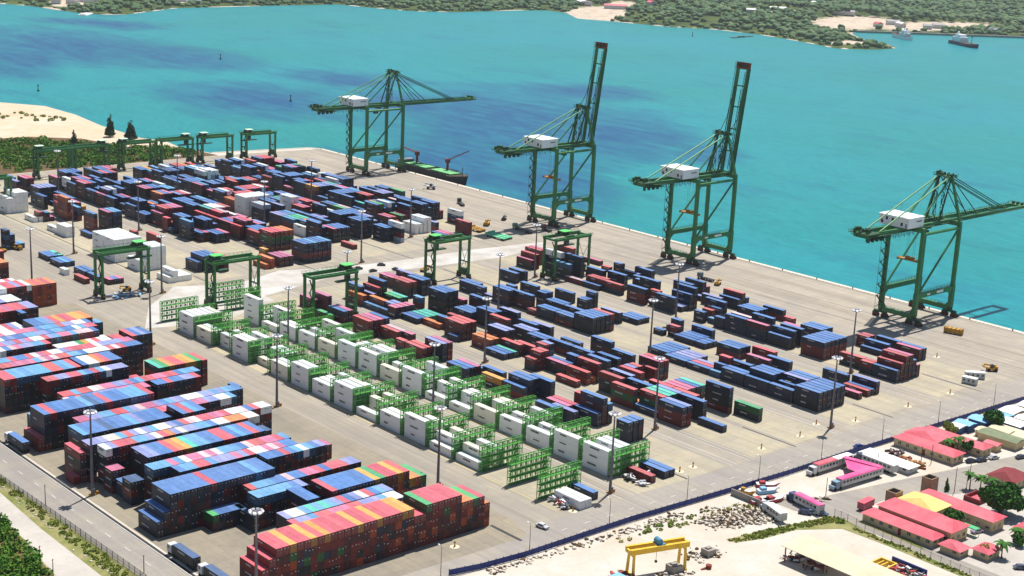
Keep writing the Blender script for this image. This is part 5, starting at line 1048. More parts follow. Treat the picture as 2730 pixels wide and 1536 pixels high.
scatter('beach_scrub', 'low olive bushes on the brown flat by the beach', [(250,930),(405,928),(420,1000),(430,1058),(330,1068),(250,1075)], 260, (0.6, 2.0), 30, 0.5, M_LEAFO, 4)
scatter('dune_scrub', 'low green plants strung along the sand spit', [(470,1150),(530,1110),(535,1150),(505,1190),(470,1215),(420,1240),(425,1215)], 60, (1.0, 2.2), 30, 0.7, M_LEAFO, 5)
scatter('bank_grass', 'strip of green grass on the bank behind the rubble', [(336.3,268.5),(346,266.5),(352,265.5),(362,263.4),(378,260.2),(379,255),(376.5,254),(374,257),(360,260.6),(346,262.4),(337,265.6)], 260, (0.3, 0.6), 34, 0.2, M_LEAFO, 6)
scatter('bank_grass', 'green grass strip along the chain link fence', [(376.8,252),(377.2,233),(375.4,200),(373.2,200),(374.6,233),(374.8,250)], 140, (0.25, 0.5), 30, 0.18, M_LEAFO, 7)
scatter('yard_weeds', 'tufts of weeds between the rubble heaps', [(296,291),(340,289),(362,284),(364,276),(340,282),(300,287)], 60, (0.3, 0.8), 26, 0.26, M_LEAFO, 8)
def tree(x, y, h, r, label, mat, seed, leaves=2200, size=0.36, pine=False, name='tree'):
    rg = np.random.RandomState(seed); t = thing(name, label, 'tree', (x, y, 0)); q = MB(); q.cyl((0, 0, 0), (0, 0, h * (0.9 if pine else 0.5)), r * 0.09 + 0.08, 0.06 if pine else r * 0.06, n=7)
    cs = []; rs = []
    if pine:
        for i in range(9):
            z = h * (0.14 + 0.095 * i); rr_ = r * (1.0 - i / 10.0); cs.append((rg.uniform(-0.2, 0.2) * r, rg.uniform(-0.2, 0.2) * r, z)); rs.append((rr_, rr_, h * 0.09))
            for k_ in range(3): a = rg.uniform(0, 6.28); q.bar((0, 0, z - 0.4), (math.cos(a) * rr_ * 0.9, math.sin(a) * rr_ * 0.9, z + 0.6), 0.12)
    else:
        for i in range(11):
            a = rg.uniform(0, 6.28); d_ = rg.uniform(0.15, 0.62) * r; z = h * rg.uniform(0.42, 0.86); cs.append((math.cos(a) * d_, math.sin(a) * d_, z)); k_ = rg.uniform(0.3, 0.48) * r; rs.append((k_, k_, k_ * 0.72)); q.bar((0, 0, h * 0.3), cs[-1], r * 0.05, w2=0.06, h2=0.06)
    q.build('trunk', M_TRUNK, t); V, F = leaf_cloud(rg, cs, rs, leaves, size)
    o = bpy.data.objects.new('crown', numpy_mesh('crown', V, F, [mat])); COL.objects.link(o); o.parent = t
tree(522, 1033, 17, 4.2, 'dark feathery casuarina standing alone at the end of the beach', M_PINE, 1, 1500, 0.5, True, 'casuarina_tree')
tree(528, 1013, 15, 5.2, 'broad casuarina behind the third far gantry by the water', M_PINE, 2, 1800, 0.5, True, 'casuarina_tree')
tree(480, 1006, 12, 3.0, 'slim casuarina rising from the scrub behind the far gantries', M_PINE, 3, 1000, 0.45, True, 'casuarina_tree')
tree(425, 228, 9.5, 8.2, 'big dark green tree beside the red roofed building', M_LEAFD, 4, 5200, 0.5)
tree(401.5, 230, 6.5, 4.2, 'leafy tree filling the courtyard of the red roofed building', M_LEAFD, 5, 1800, 0.36)
tree(498.5, 275, 7.5, 4.6, 'round dark tree among the shanty roofs', M_LEAFD, 6, 1800, 0.38)
tree(481, 283, 4.0, 3.0, 'olive bush against the blue fence beside the pink roof', M_LEAFO, 7, 900, 0.34, name='bush')
tree(478, 280, 3.6, 2.6, 'second olive bush by the blue fence and pink roof', M_LEAFO, 8, 800, 0.34, name='bush')
tree(466, 266, 5, 3.0, 'bushy green tree between the wings of the pink building', M_LEAFD, 9, 1100, 0.32)
tree(391.4, 213.5, 4, 2.4, 'yellow-green bush between two small red pavilions', M_LEAFO, 10, 800, 0.3, name='bush')
tree(428.5, 250.2, 4.6, 0.9, 'slim dark cypress beside the brick tower', M_LEAFD, 11, 500, 0.22, True, 'cypress_tree')
tree(396, 198, 3.2, 4.0, 'rounded green bush at the road corner below the pavilions', M_LEAF, 12, 1100, 0.34, name='bush')
tree(407, 211, 3.0, 3.0, 'low round plant bed in the forecourt', M_LEAFD, 13, 800, 0.3, name='bush')
def palm(x, y, h, label, seed):
    rg = random.Random(seed); t = thing('palm_tree', label, 'tree', (x, y, 0)); q = MB(); q.cyl((0, 0, 0), (0.3, 0.2, h), 0.22, 0.15, n=7); q.build('trunk', M_TRUNK, t)
    q = MB()
    for i in range(15):
        a = i * 2 * math.pi / 15 + rg.uniform(-0.2, 0.2); up = rg.uniform(0.2, 0.9); L = rg.uniform(2.4, 3.2); prev = None
        for j in range(6):
            s = j / 5; rr_ = L * s; z = h + up * L * s - 1.1 * L * s * s * 0.8; p = Vector((0.3 + math.cos(a) * rr_, 0.2 + math.sin(a) * rr_, z)); sd = Vector((-math.sin(a), math.cos(a), -0.25)); sd2 = Vector((math.sin(a), -math.cos(a), -0.25)); w = 0.62 * math.sin(math.pi * (0.15 + 0.8 * s))
            if prev:
                for k_ in (sd, sd2): q.add([prev[0], p, p + k_ * w, prev[0] + k_ * prev[1]], [(0, 1, 2, 3)])
            prev = (p, w)
    q.build('crown', M_LEAFD, t)
for i, (x, y, h, lb) in enumerate(((436,246,5.5,'green palm beside the two road poles'),(438.5,243.5,4.6,'second leafy palm near the ruined garden'),(464,268.5,5.4,'palm in the courtyard of the pink roofed building'),(461.5,270.5,4.4,'small palm at the inner corner of the pink building'),(394.4,209.2,5.0,'palm beside the lower red pavilion'),(408.6,212.4,4.2,'palm on the round forecourt bed'),(440.5,240.5,4.2,'low palm by the dark red roof'))): palm(x, y, h, lb, i)
# ------------------------------------------------------------------ rubble
M_ROCK = paint('pale_rubble', alb(228, 216, 200), 0.9, 0.15, 0.5, alb(150, 130, 112), 0.8); M_ROCKD = paint('dark_rubble', alb(84, 74, 66), 0.9, 0.15, 0.5)
def rocks(name, label, spots, seed, mats, sc=(0.4, 1.5)):
    rg = np.random.RandomState(seed); VV = []; FF = []; MI = []; o = 0
    for x0, y0, x1, y1, w, n, hh in spots:
        for i in range(n):
            s = rg.uniform(); x = x0 + (x1 - x0) * s + rg.normal() * w * 0.5; y = y0 + (y1 - y0) * s + rg.normal() * w * 0.5; r = rg.uniform(*sc)
            V = IV * (1 + rg.uniform(-0.3, 0.3, (len(IV), 1))) * np.array([r * rg.uniform(0.6, 1.3), r * rg.uniform(0.6, 1.3), r * rg.uniform(0.3, 0.7)]) + np.array([x, y, r * 0.15 + rg.uniform(0, hh)]); VV.append(V); FF.append(IF + o); o += len(IV); MI.append(np.full(len(IF), rg.choice(len(mats), p=[0.7, 0.3] if len(mats) == 2 else [0.62, 0.2, 0.18])))
    me = numpy_mesh(name, np.concatenate(VV), np.concatenate(FF), mats, np.concatenate(MI)); ob = bpy.data.objects.new(name, me); COL.objects.link(ob); tag(ob, label, 'rubble', None, 'stuff')
rocks('rubble', 'broken pale stone heaps and rubble beside the blue fence', [(262,294.0,340,290.0,2.0,220,0.08),(342,280,360,273,5.4,420,0.6),(346,285,362,281,4,90,0.2),(318,266,326,264,4,90,0.2),(300,262,312,260,3,50,0.2),(384.5,270.5,389,271,2.0,40,0.3)], 1, [M_ROCK, M_ROCKD, M_BROWN], (0.15, 0.7))
rocks('verge_rubble', 'pale stones scattered along the fence verge', [(176.4,345,178.6,440,1.8,160,0.05)], 2, [M_ROCK, M_ROCKD], (0.1, 0.4))
M_SCRW = paint('scrap_white', alb(226, 226, 230), 0.5, 0.4, 0.3); M_SCRR = paint('scrap_red', alb(180, 40, 46), 0.5, 0.4, 0.3)
def scrap(name, label, x, y, lx, ly, n, seed, mats):
    rg = random.Random(seed); q = MB()
    for i in range(n):
        a = rg.uniform(0, 3.1); cx, cy, z = rg.uniform(-lx, lx), rg.uniform(-ly, ly), rg.uniform(0.1, 1.2); l = rg.uniform(0.5, 1.6); dx, dy = math.cos(a) * l, math.sin(a) * l
        q.bar((cx - dx, cy - dy, z), (cx + dx, cy + dy, z + rg.uniform(-0.4, 0.6)), rg.uniform(0.3, 1.1), rg.uniform(0.15, 0.8), mi=rg.randrange(len(mats)))
    ob = q.build(name, mats, None, (x, y, 0.05)); tag(ob, label, 'scrap', None, 'stuff')
scrap('scrap_heap', 'heap of white and dark scrap parts beside the last green rack', 313.6, 318.6, 1.6, 4.2, 34, 1, [M_SCRW, M_DARK, M_SCRW, M_SCRR])
scrap('scrap_heap', 'white scrap parts heaped beside the red container', 347.6, 318.0, 1.4, 5.0, 34, 2, [M_SCRW, M_DARK, M_SCRW])
scrap('scrap_heap', 'red and white scrap behind the red container', 353.8, 320.4, 1.0, 4.0, 20, 3, [M_SCRW, M_SCRR, M_SCRR])
scrap('scrap_heap', 'rusty debris under the cream shed roof', 343.5, 243, 4, 7, 46, 4, [M_RUST, M_DARK, M_SCRW])
scrap('scrap_heap', 'red and pale wreck parts beside the dark trench wall', 361.5, 219.5, 2, 5, 30, 5, [M_SCRR, M_SCRW, M_DARK])
scrap('scrap_heap', 'mixed rusty debris at the foot of the yellow gantry', 289, 268, 4, 3, 40, 6, [M_RUST, M_ROCK, M_DARK, M_SCRR])
# ------------------------------------------------------------------ fences and poles
M_FBLUE = paint('fence_blue', alb(30, 52, 128, 1.4), 0.6, 0.3, 0.3, alb(24, 36, 80)); M_FGREY = paint('fence_grey', alb(106, 112, 108), 0.7, 0.25, 0.4); M_POLE = paint('pole_grey', alb(128, 124, 122), 0.7, 0.25, 0.3)
def fence(name, label, pts, step, h, mesh_fn, mat, zb=0.0):
    t = thing(name, label, 'fence', (pts[0][0], pts[0][1], zb)); me = mesh_fn(step, h).mesh('panel', mat); o0 = Vector((pts[0][0], pts[0][1], 0))
    for a, b in zip(pts[:-1], pts[1:]):
        a = Vector((a[0], a[1], 0)); b = Vector((b[0], b[1], 0)); d = b - a; n = max(1, round(d.length / step)); sc = d.length / (n * step); ang = math.atan2(d.y, d.x)
        for i in range(n):
            o = bpy.data.objects.new('panel', me); COL.objects.link(o); o.parent = t; o.location = a + d * (i / n) - o0; o.rotation_euler = (0, 0, ang); o.scale = (sc, 1, 1)
    return t
def solid_panel(s, h):
    q = MB(); q.box(0.06, s, -0.03, 0.03, 0.12, h); q.box(-0.06, 0.06, -0.08, 0.08, 0, h + 0.35); q.box(0.06, s, -0.05, 0.05, h - 0.1, h); return q
def wire_panel(s, h):
    q = MB(); q.box(-0.06, 0.06, -0.06, 0.06, 0, h + 0.2)
    for i in range(1, 12): q.box(i * s / 12 - 0.022, i * s / 12 + 0.022, -0.015, 0.015, 0.1, h)
    for z in (0.15, h * 0.5, h): q.box(0, s, -0.03, 0.03, z - 0.04, z + 0.04)
    return q
def chain_panel(s, h):
    q = MB(); q.box(-0.06, 0.06, -0.06, 0.06, 0, h + 0.3)
    for i in range(1, 8): q.box(i * s / 8 - 0.014, i * s / 8 + 0.014, -0.01, 0.01, 0.1, h)
    for z in (0.1, h): q.box(0, s, -0.02, 0.02, z - 0.03, z + 0.03)
    return q
fence('blue_fence', 'long dark blue sheet fence along the perimeter road', [(252,299.2),(262,297.0),(278,295.5),(322,295.2),(367,292.4),(395,291.0),(427,290.6),(456,289.4),(480,288.6),(520,287.0),(633,281.6)], 2.6, 1.9, solid_panel, M_FBLUE)
fence('road_fence', 'grey barred fence beside the service road', [(182.2,330),(182.0,352),(181.2,400),(180.2,440),(174.5,552)], 3.2, 2.3, wire_panel, M_FGREY)
fence('link_fence', 'thin chain link fence between dirt lot and side road', [(379.0,259.6),(378.8,254.4),(376.8,243),(376.6,233),(375.2,218),(374.6,195)], 3.4, 2.4, chain_panel, M_FGREY)
q = MB(); q.box(-0.2, 0.2, -6, 6, 0, 2.2); o = q.build('concrete_wall', M_CONC, None, (365.4, 285.1, 0)); tag(o, 'short pale concrete wall running in from the blue fence', 'wall')
q = MB(); q.cyl((0, 0, 0), (0, 0, 9.4), 0.13, 0.07, n=6); q.bar((0, 0, 9.3), (0, 0.9, 9.5), 0.08); LP_POLE = q.mesh('pole', M_POLE)
q = MB(); q.box(-0.16, 0.16, 0.8, 1.5, 9.4, 9.55); LP_LAMP = q.mesh('lamp', M_LAMP)
for i, (x, y) in enumerate(((249.8,300.2),(280.8,296.9),(313.7,296.4),(347.9,295.0),(381.5,292.8),(415.6,292.6),(449.6,290.9),(484.4,289.8),(521.6,288.6),(556,287.2))):
    t = thing('street_lamp', 'thin grey street lamp on the blue fence line, %s from the near end' % ordn(i), 'street lamp', (x, y, 0.02), 0, 'street lamps along the blue fence')
    for nm, me in (('pole', LP_POLE), ('lamp', LP_LAMP)): o = bpy.data.objects.new(nm, me); COL.objects.link(o); o.parent = t
q = MB(); q.cyl((0, 0, 0), (0, 0, 9.0), 0.14, 0.1, n=6); q.bar((-0.5, 0, 8.6), (0.5, 0, 8.6), 0.08); UP = q.mesh('utility_pole', M_TRUNK)
for i, (x, y, h, w) in enumerate(((161.0,366.4,1.0,'taller pole beside the gravel road'),(163.4,363.6,0.6,'shorter pole beside the gravel road'),(183.2,411.3,0.75,'thin pole on the service road kerb by the tall mast'),(184.4,351.2,0.6,'thin pole on the service road near the parked trucks'),(429.5,247.8,1.0,'dark pole beside the slim cypress'),(431.4,244.6,1.0,'dark pole next to the pink framed court'),(445.8,252.1,0.6,'lone pole by the side road'),(391,272,0.7,'small pole on the stone circle by the bus trailer'),(427,277,0.6,'pole beside the long white trailer'),(444,270.5,0.7,'pole on the weedy patch by the pink building'),(446.5,268,0.8,'second pole on the weedy patch'))):
    o = one('utility_pole', UP, (x, y, 0), w, 'pole', 'utility poles', 0.4, (1, 1, h))
# hydrant posts with pale bases
M_PADL = paint('pale_pad', alb(240, 228, 196), 0.9, 0.1, 0.3)
q = MB(); q.cyl((0, 0, 0), (0, 0, 0.5), 0.3, n=8); q.cyl((0, 0, 0.5), (0, 0, 1.9), 0.14, 0.14, n=6); q.box(-0.3, 0.3, -0.2, 0.2, 1.2, 1.5); HYD = q.mesh('post', M_SPR)
q = MB(); q.cyl((0, 0, 0), (0, 0, 0.03), 1.5, 1.4, n=14); HPD = q.mesh('pad', M_PADL)
for i, (x, y) in enumerate(((265.8,313.4),(313.2,312.0),(366.8,315.2),(373.8,315.4),(408,313.2),(430.2,313.2),(446,317.8),(461.6,311.2),(493.7,309.4),(522.5,308.8),(563.2,341.5))):
    t = thing('hydrant_post', 'orange hydrant post on a pale pad, %s along the yard edge' % ordn(i), 'hydrant', (x, y, 0.03), 0, 'orange hydrant posts')
    for nm, me in (('post', HYD), ('pad', HPD)): o = bpy.data.objects.new(nm, me); COL.objects.link(o); o.parent = t
# ------------------------------------------------------------------ buildings
def gable(mb, x0, x1, y0, y1, h, rise, along='y', ov=0.7, mi=0):
    x0 -= ov; x1 += ov; y0 -= ov; y1 += ov; z = h - 0.08; c = (x0 + x1) / 2; d = (y0 + y1) / 2; i = min(x1 - x0, y1 - y0) * 0.3
    if along == 'y': v = [(x0,y0,z),(x1,y0,z),(x1,y1,z),(x0,y1,z),(c,y0+i,h+rise),(c,y1-i,h+rise)]; f = [(0,1,4),(2,3,5),(1,2,5,4),(3,0,4,5),(3,2,1,0)]
    else: v = [(x0,y0,z),(x1,y0,z),(x1,y1,z),(x0,y1,z),(x0+i,d,h+rise),(x1-i,d,h+rise)]; f = [(0,3,4),(1,5,2),(0,4,5,1),(3,2,5,4),(3,2,1,0)]
    mb.add(v, f, mi)
def building(name, label, wings, wallm, roofm, h, cat='building'):
    x0 = min(w[0] for w in wings); y0 = min(w[2] for w in wings); t = thing(name, label, cat, (x0, y0, 0.01))
    for i, (xa, xb, ya, yb, al, dh) in enumerate(wings):
        q = MB(); q.box(xa - x0, xb - x0, ya - y0, yb - y0, 0, h + dh - 0.1); w = q.build('wall', wallm, t)
        q = MB(); gable(q, xa - x0, xb - x0, ya - y0, yb - y0, h + dh, min(xb - xa, yb - ya) * 0.17 + 0.3, al); r = q.build('roof', roofm if not isinstance(roofm, list) else roofm[i], t)
        # seams on the sheet roof
        n = int((yb - ya) / 3.4); mw = WIN_ME
        for k_ in range(n):
            yy = ya + 1.6 + k_ * 3.4
            o = bpy.data.objects.new('door' if k_ % 5 == 3 else 'window', DOOR_ME if k_ % 5 == 3 else mw); COL.objects.link(o); o.parent = w; o.location = (xa - x0 - 0.03, yy - y0, 0)
        m_ = int((xb - xa) / 3.0)
        for k_ in range(m_):
            o = bpy.data.objects.new('window', mw); COL.objects.link(o); o.parent = w; o.location = (xa - x0 + 1.5 + k_ * 3.0, ya - y0 - 0.03, 0); o.rotation_euler = (0, 0, math.pi / 2)
    return t
q = MB(); q.box(-0.05, 0.05, -0.6, 0.6, 1.1, 2.1, 0); q.box(-0.09, -0.04, -0.7, 0.7, 1.0, 1.1, 1); q.box(-0.08, -0.05, -0.04, 0.04, 1.1, 2.1, 1); WIN_ME = q.mesh('window', [M_GLASS, M_WALLW])
q = MB(); q.box(-0.05, 0.05, -0.55, 0.55, 0.05, 2.2, 0); q.box(-0.09, -0.05, 0.35, 0.42, 1.0, 1.15, 1); DOOR_ME = q.mesh('door', [M_ROOFD, M_ROD])
building('pink_roofed_block', 'cream building with broad pink metal roof against the blue fence', [(451.4,458.4,262.6,287,'y',0),(467,473,260.4,286,'y',0),(458.4,467,274,287,'x',0.5)], M_WALLC, M_ROOFR, 3.2)
building('red_roofed_compound', 'large cream compound with red roofs around a courtyard', [(383.4,389.4,226.4,252,'y',-0.6),(390.2,399.6,224.4,251,'y',0.8),(409,416,221.4,249,'y',0.6),(399.6,409,237,250,'x',0.9)], M_WALLC, [M_ROOFR, M_ROOFR, M_ROOFR, paint('ochre_roof', alb(240, 206, 120, 1.3), 0.6, 0.3, 0.4, alb(232, 150, 120), 0.2)], 3.4)
building('small_pavilion', 'small red roofed pavilion nearest the compound corner', [(383.4,388.6,217,223.6,'x',-0.6)], M_WALLC, M_ROOFR, 3.0); building('small_pavilion', 'small red roofed pavilion with palm beside the forecourt', [(388.8,395.6,210.6,215.6,'x',-0.5)], M_WALLC, M_ROOFR, 3.0)
building('small_pavilion', 'small dark shelter with red roof by the big tree', [(414,420,212,216.6,'x',-0.5)], M_WALLC, M_ROOFR, 3.0)
building('dark_red_house', 'long house with dark red roof beyond the palms', [(447,458,236.6,246,'x',0)], M_WALLC, M_ROOFD, 3.0)
q = MB(); q.box(0, 3.6, 0, 1.2, 3.2, 3.35); q.box(0.0, 3.6, 1.5, 2.7, 3.0, 3.15)
for sx, sy, ln in ((401.2, 222.4, 6.6), (401.0, 229.2, 6.4)):
    q = MB(); q.box(0, 2.4, 0, ln, 2.7, 2.82)
    for a in (0.1, 2.3):
        for b_ in (0.1, ln - 0.1): q.bar((a, b_, 0), (a, b_, 2.7), 0.12)
    o = q.build('green_awning', M_ROOFGR, None, (sx, sy, 0)); tag(o, 'bright green awning in the courtyard, %s one' % ('lower' if sy < 225 else 'upper'), 'awning')
M_BRICK = paint('tower_masonry', alb(170, 146, 120), 0.9, 0.15, 0.5, alb(110, 92, 78), 0.7)
for i, (x, y, h) in enumerate(((399.6,253.0,5.6),(416.6,250.8,7.2))):
    q = MB(); q.box(-2.1, -1.75, -1.9, 1.9, 0, h); q.box(1.75, 2.1, -1.9, 1.9, 0, h); q.box(-1.75, 1.75, -1.9, -1.55, 0, h); q.box(-1.75, 1.75, 1.55, 1.9, 0, h); q.box(-1.75, 1.75, -1.55, 1.55, 0, h - 1.2, 1); o = q.build('masonry_tower', [M_BRICK, M_DARK], None, (x + 2, y, 0)); tag(o, 'square open-topped masonry tower, the %s of two by the red roofs' % ('shorter' if i == 0 else 'taller'), 'tower')
q = MB()
for a in ((0, 8, 0, 0.5), (0, 8, 5.5, 6), (0, 0.5, 0.5, 5.5), (7.5, 8, 0.5, 5.5)): q.box(*a, 0, 1.6, 0)
q.box(0.5, 7.5, 0.5, 5.5, 0, 0.3, 1); o = q.build('walled_court', [M_ROOFD, M_ROOFR], None, (426.4, 236.4, 0)); tag(o, 'pink floored court framed by a dark red wall', 'court')
# cream open shed
t = thing('open_shed', 'long open shed with a flat cream roof in the dirt lot', 'shed', (338, 216, 0)); q = MB(); q.add([(0,-6,4.6),(11.2,-6,5.4),(11.2,33,5.4),(0,33,4.6),(0,-6,4.75),(11.2,-6,5.55),(11.2,33,5.55),(0,33,4.75)], [(3,2,1,0),(4,5,6,7),(0,1,5,4),(1,2,6,5),(2,3,7,6),(3,0,4,7)]); q.build('roof', M_ROOFC, t)
for y in (-4, 3, 10, 17, 24, 31.5):
    for x in (0.4, 10.8): q = MB(); q.bar((x, y, 0), (x, y, 4.6 if x < 1 else 5.35), 0.3); q.build('post', M_POLE if y < 30 else M_RUST, t)
q = MB(); q.box(0, 4.2, 0, 5.4, 0, 0.05); o = q.build('blue_tarp', M_ROOFB, None, (351.4, 243.4, 0.01)); o.rotation_euler = (0, 0, 0.1); tag(o, 'flat pale blue tarp lying on the dirt beside the shed', 'tarp')
q = MB(); q.box(0, 6, 0, 4, 2.2, 2.35); q.box(0.3, 5.7, 0.3, 3.7, 0, 2.2); o = q.build('blue_hut', M_ROOFB, None, (283.4, 264.6, 0)); tag(o, 'pale blue roofed hut at the foot of the yellow gantry', 'hut')
# shanty sheds by the fence
SH = [(484.6,281.4,6,4.2,M_WALLB,M_ROOFW,'white roof and blue wall, first inside the fence'),(489.0,281.0,4.6,6,M_WALLB,M_ROOFB,'pale blue patched roof close to the fence'),(497.4,279.6,6.4,7,M_WALLB,M_ROOFB,'sky blue roof and blue wall'),(509,278.6,9,7,M_ROOFD,M_ROOFB,'blue and pink roof'),(518.4,278.4,10,6,M_WALLC,M_ROOFW,'wide cream roof'),(530,277,10,7,M_WALLC,M_ROOFW,'cream roof at the picture edge'),(489,270.6,5,9,M_WALLC,M_ROOFC,'sand coloured low roof'),(494.4,268.6,4.8,8,M_WALLC,M_ROOFC,'pale pink long roof'),(486.6,264.6,6.5,15,M_WALLC,M_ROOFM,'mossy green and brown roof'),(496.2,264.2,7.4,14,M_WALLC,M_ROOFC,'pale rose roof by the road'),(505.4,270.2,7,9,M_WALLB,M_ROOFW,'white roof beside the round tree'),(513,268.6,6,8,M_WALLC,M_ROOFW,'white roof above red scrap'),(512,261.6,7,6,M_WALLC,M_ROOFGR,'green roof among pale ones'),(521,268.6,7,9,M_WALLC,M_ROOFC,'cream roof next to the green one'),(530,266,8,8,M_WALLC,M_ROOFW,'white roof farthest along the road'),(478.2,262.8,3.4,5,M_WALLC,M_ROOFR,'tiny pink roof beside the pink building')]
for i, (x, y, w, l, wm, rm, lb) in enumerate(SH):
    a, b_ = shed_mesh(w, l, 2.5 + (i * 7 % 3) * 0.3, 0.5, wm, rm); t = thing('shanty_shed', 'low shed with ' + lb, 'shed', (x, y, 0), (0.02, -0.03, 0.05)[i % 3], 'low sheds between fence and town road')
    for nm, me in (('wall', a), ('roof', b_)): o = bpy.data.objects.new(nm, me); COL.objects.link(o); o.parent = t
# ------------------------------------------------------------------ yellow gantry and loose things in the lot
M_YEL = paint('gantry_yellow', alb(236, 190, 40, 1.3), 0.5, 0.35, 0.35, alb(180, 130, 30))
t = thing('yellow_gantry', 'old yellow portal gantry with a blue winch in the dirt lot', 'gantry crane', (294, 268.2, 0), -0.30)
for x in (0, 17.0):
    for y in (-1.4, 1.4): q = MB(); q.bar((x + (0.0 if x else -0.2), y * 1.35, 0), (x, y, 7.2), 0.7, 0.7, w2=0.55, h2=0.6); q.build('leg', M_YEL, t)
    q = MB(); q.bar((x, -2.6, 0.5), (x, 2.6, 0.5), 0.6, 0.7); q.bar((x, -1.6, 6.6), (x, 1.6, 6.6), 0.5, 0.6); q.build('sill_beam', M_YEL, t)
for y in (-1.5, 1.5): q = MB(); q.bar((-1.2, y, 7.9), (18.2, y, 7.9), 0.6, 1.5); q.bar((-1.2, y, 8.75), (18.2, y, 8.75), 0.9, 0.16); q.build('girder', M_YEL, t)
q = MB(); q.bar((-1.0, -1.5, 7.8), (-1.0, 1.5, 7.8), 0.5, 1.2); q.bar((18, -1.5, 7.8), (18, 1.5, 7.8), 0.5, 1.2); q.build('end_tie', M_YEL, t)
q = MB(); q.cyl((8.6, -1.2, 9.7), (8.6, 1.2, 9.7), 0.95, n=12); q.box(7.6, 10.2, -1.6, 1.6, 8.83, 9.1); q.build('winch', paint('winch_blue', alb(80, 150, 180), 0.5, 0.4), t)
q = MB(); q.cyl((8.2, 0, 3.6), (8.2, 0, 8.6), 0.06, n=5); q.box(7.9, 8.5, -0.3, 0.3, 3.0, 3.6); q.build('hook', M_DARK, t)
for i, (x, y, s, lb) in enumerate(((323.3,264.2,1.7,'grey concrete block standing on the pale dirt'),(306.2,262.4,1.9,'grey concrete block under the yellow gantry'))):
    q = MB(); q.prism([(-s,-s*0.8),(s*0.9,-s),(s,s*0.8),(-s*0.9,s)], 0, s * 1.25); q.box(-s * 0.5, s * 0.4, -s * 0.3, s * 0.5, s * 1.25, s * 1.5); o = q.build('concrete_block', M_CONC, None, (x, y, 0)); tag(o, lb, 'concrete block')
q = MB(); q.cyl((0, 0, 0), (0, 0, 1.1), 0.8, 0.95, n=10); q.bar((-2.6, 0.6, 0.1), (-0.8, 0.2, 0.4), 0.5, 0.3); o = q.build('rusty_drum', M_RUST, None, (316.4, 258, 0)); tag(o, 'rusty drum with dry weeds on the dirt lot', 'drum')
t = thing('timber_crib', 'yellow wooden cribbing frame lying in the dirt lot', 'crib', (356.6, 224.8, 0), 0.02)
for a in ((0, 6.6, 0, 0.5), (0, 6.6, 5.3, 5.8), (0, 0.5, 0.5, 5.3), (6.1, 6.6, 0.5, 5.3), (1.4, 5.2, 2.2, 2.6), (1.2, 5.0, 3.6, 4.0)): q = MB(); q.box(*a, 0, 1.1); q.build('beam', M_YEL, t)
q = MB(); q.box(0, 0.5, -12, 0, 0, 1.8); o = q.build('trench_wall', M_FBLUE, None, (364.6, 228, 0)); tag(o, 'dark blue low wall beside the yellow frame', 'wall')
# ------------------------------------------------------------------ vehicles
def car(x, y, rz, c, label, van=False):
    t = thing('car', label, 'car', (x, y, 0.03), rz); m_ = paint('car_paint_%d_%d_%d' % c, alb(*c), 0.25, 0.5, 0.1); q = MB(); L, W_ = 4.3, 1.75
    q.box(-W_ / 2, W_ / 2, -L / 2, L / 2, 0.35, 0.85); q.add([(-0.8,-1.4,0.85),(0.8,-1.4,0.85),(0.8,1.7,0.85),(-0.8,1.7,0.85),(-0.68,-0.7,1.45),(0.68,-0.7,1.45),(0.68,1.1 if not van else 1.65,1.45),(-0.68,1.1 if not van else 1.65,1.45)], [(4,5,6,7),(0,1,5,4),(1,2,6,5),(2,3,7,6),(3,0,4,7)]); q.build('body', m_, t)
    q = MB(); q.add([(-0.72,-1.28,0.92),(0.72,-1.28,0.92),(0.64,-0.78,1.4),(-0.64,-0.78,1.4)], [(0,1,2,3)]); q.box(-0.8, -0.755, -0.7, 1.0, 0.92, 1.32); q.box(0.755, 0.8, -0.7, 1.0, 0.92, 1.32); q.build('window', M_GLASS, t)
    for sx in (-0.8, 0.8):
        for sy in (-1.35, 1.35): q = MB(); q.cyl((sx - 0.1, sy, 0.33), (sx + 0.1, sy, 0.33), 0.33, n=9); q.build('wheel', M_TYRE, t)
for a in ((296.4,308.2,0.15,(228,228,230),'white car driving near the yard corner'),(438.1,292.6,1.2,(50,70,140),'small blue car on the road beside the blue fence'),(459.6,260.2,1.3,(40,50,80),'dark blue car parked at the pink building corner'),(463.6,258.4,1.3,(60,70,90),'dark car parked beside the first dark blue one'),(469.6,257.2,1.3,(210,214,220),'silver car parked near the mossy roof'),(478.4,251.6,1.35,(70,76,90),'dark car on the town road edge'),(453.6,270.6,0.1,(40,70,150),'blue car beside the cream wall of the pink building'),(385.4,243.4,0.05,(46,50,60),'dark car parked under the compound wall'),(392.4,201.6,0.9,(90,100,120),'grey car at the road bottom corner'),(405.6,224.4,1.3,(190,170,200),'pale car under the compound porch'),(372.6,266.4,0.5,(50,64,100),'dark blue car among parked cars by the pink trailer'),(374.9,264.8,0.4,(190,196,204),'silver car among parked cars by the pink trailer'),(376.2,262.6,0.3,(70,90,120),'grey blue car nearest the pink trailer end'),(454.8,603,0.9,(60,56,60),'dark pickup on the dusty crossing, farthest'),(440.3,603,1.0,(70,64,66),'dark car on the dusty crossing beside the mast'),(443.4,594.8,1.5,(60,60,54),'dark tractor on the dusty crossing'),(455.2,591.2,0.2,(46,46,60),'navy car on the dusty crossing near the pink containers'),(508,261,1.3,(200,200,206),'white car near the rose roof'),(488,259.4,1.3,(200,206,214),'pale car by the mossy roof end')): car(*a)
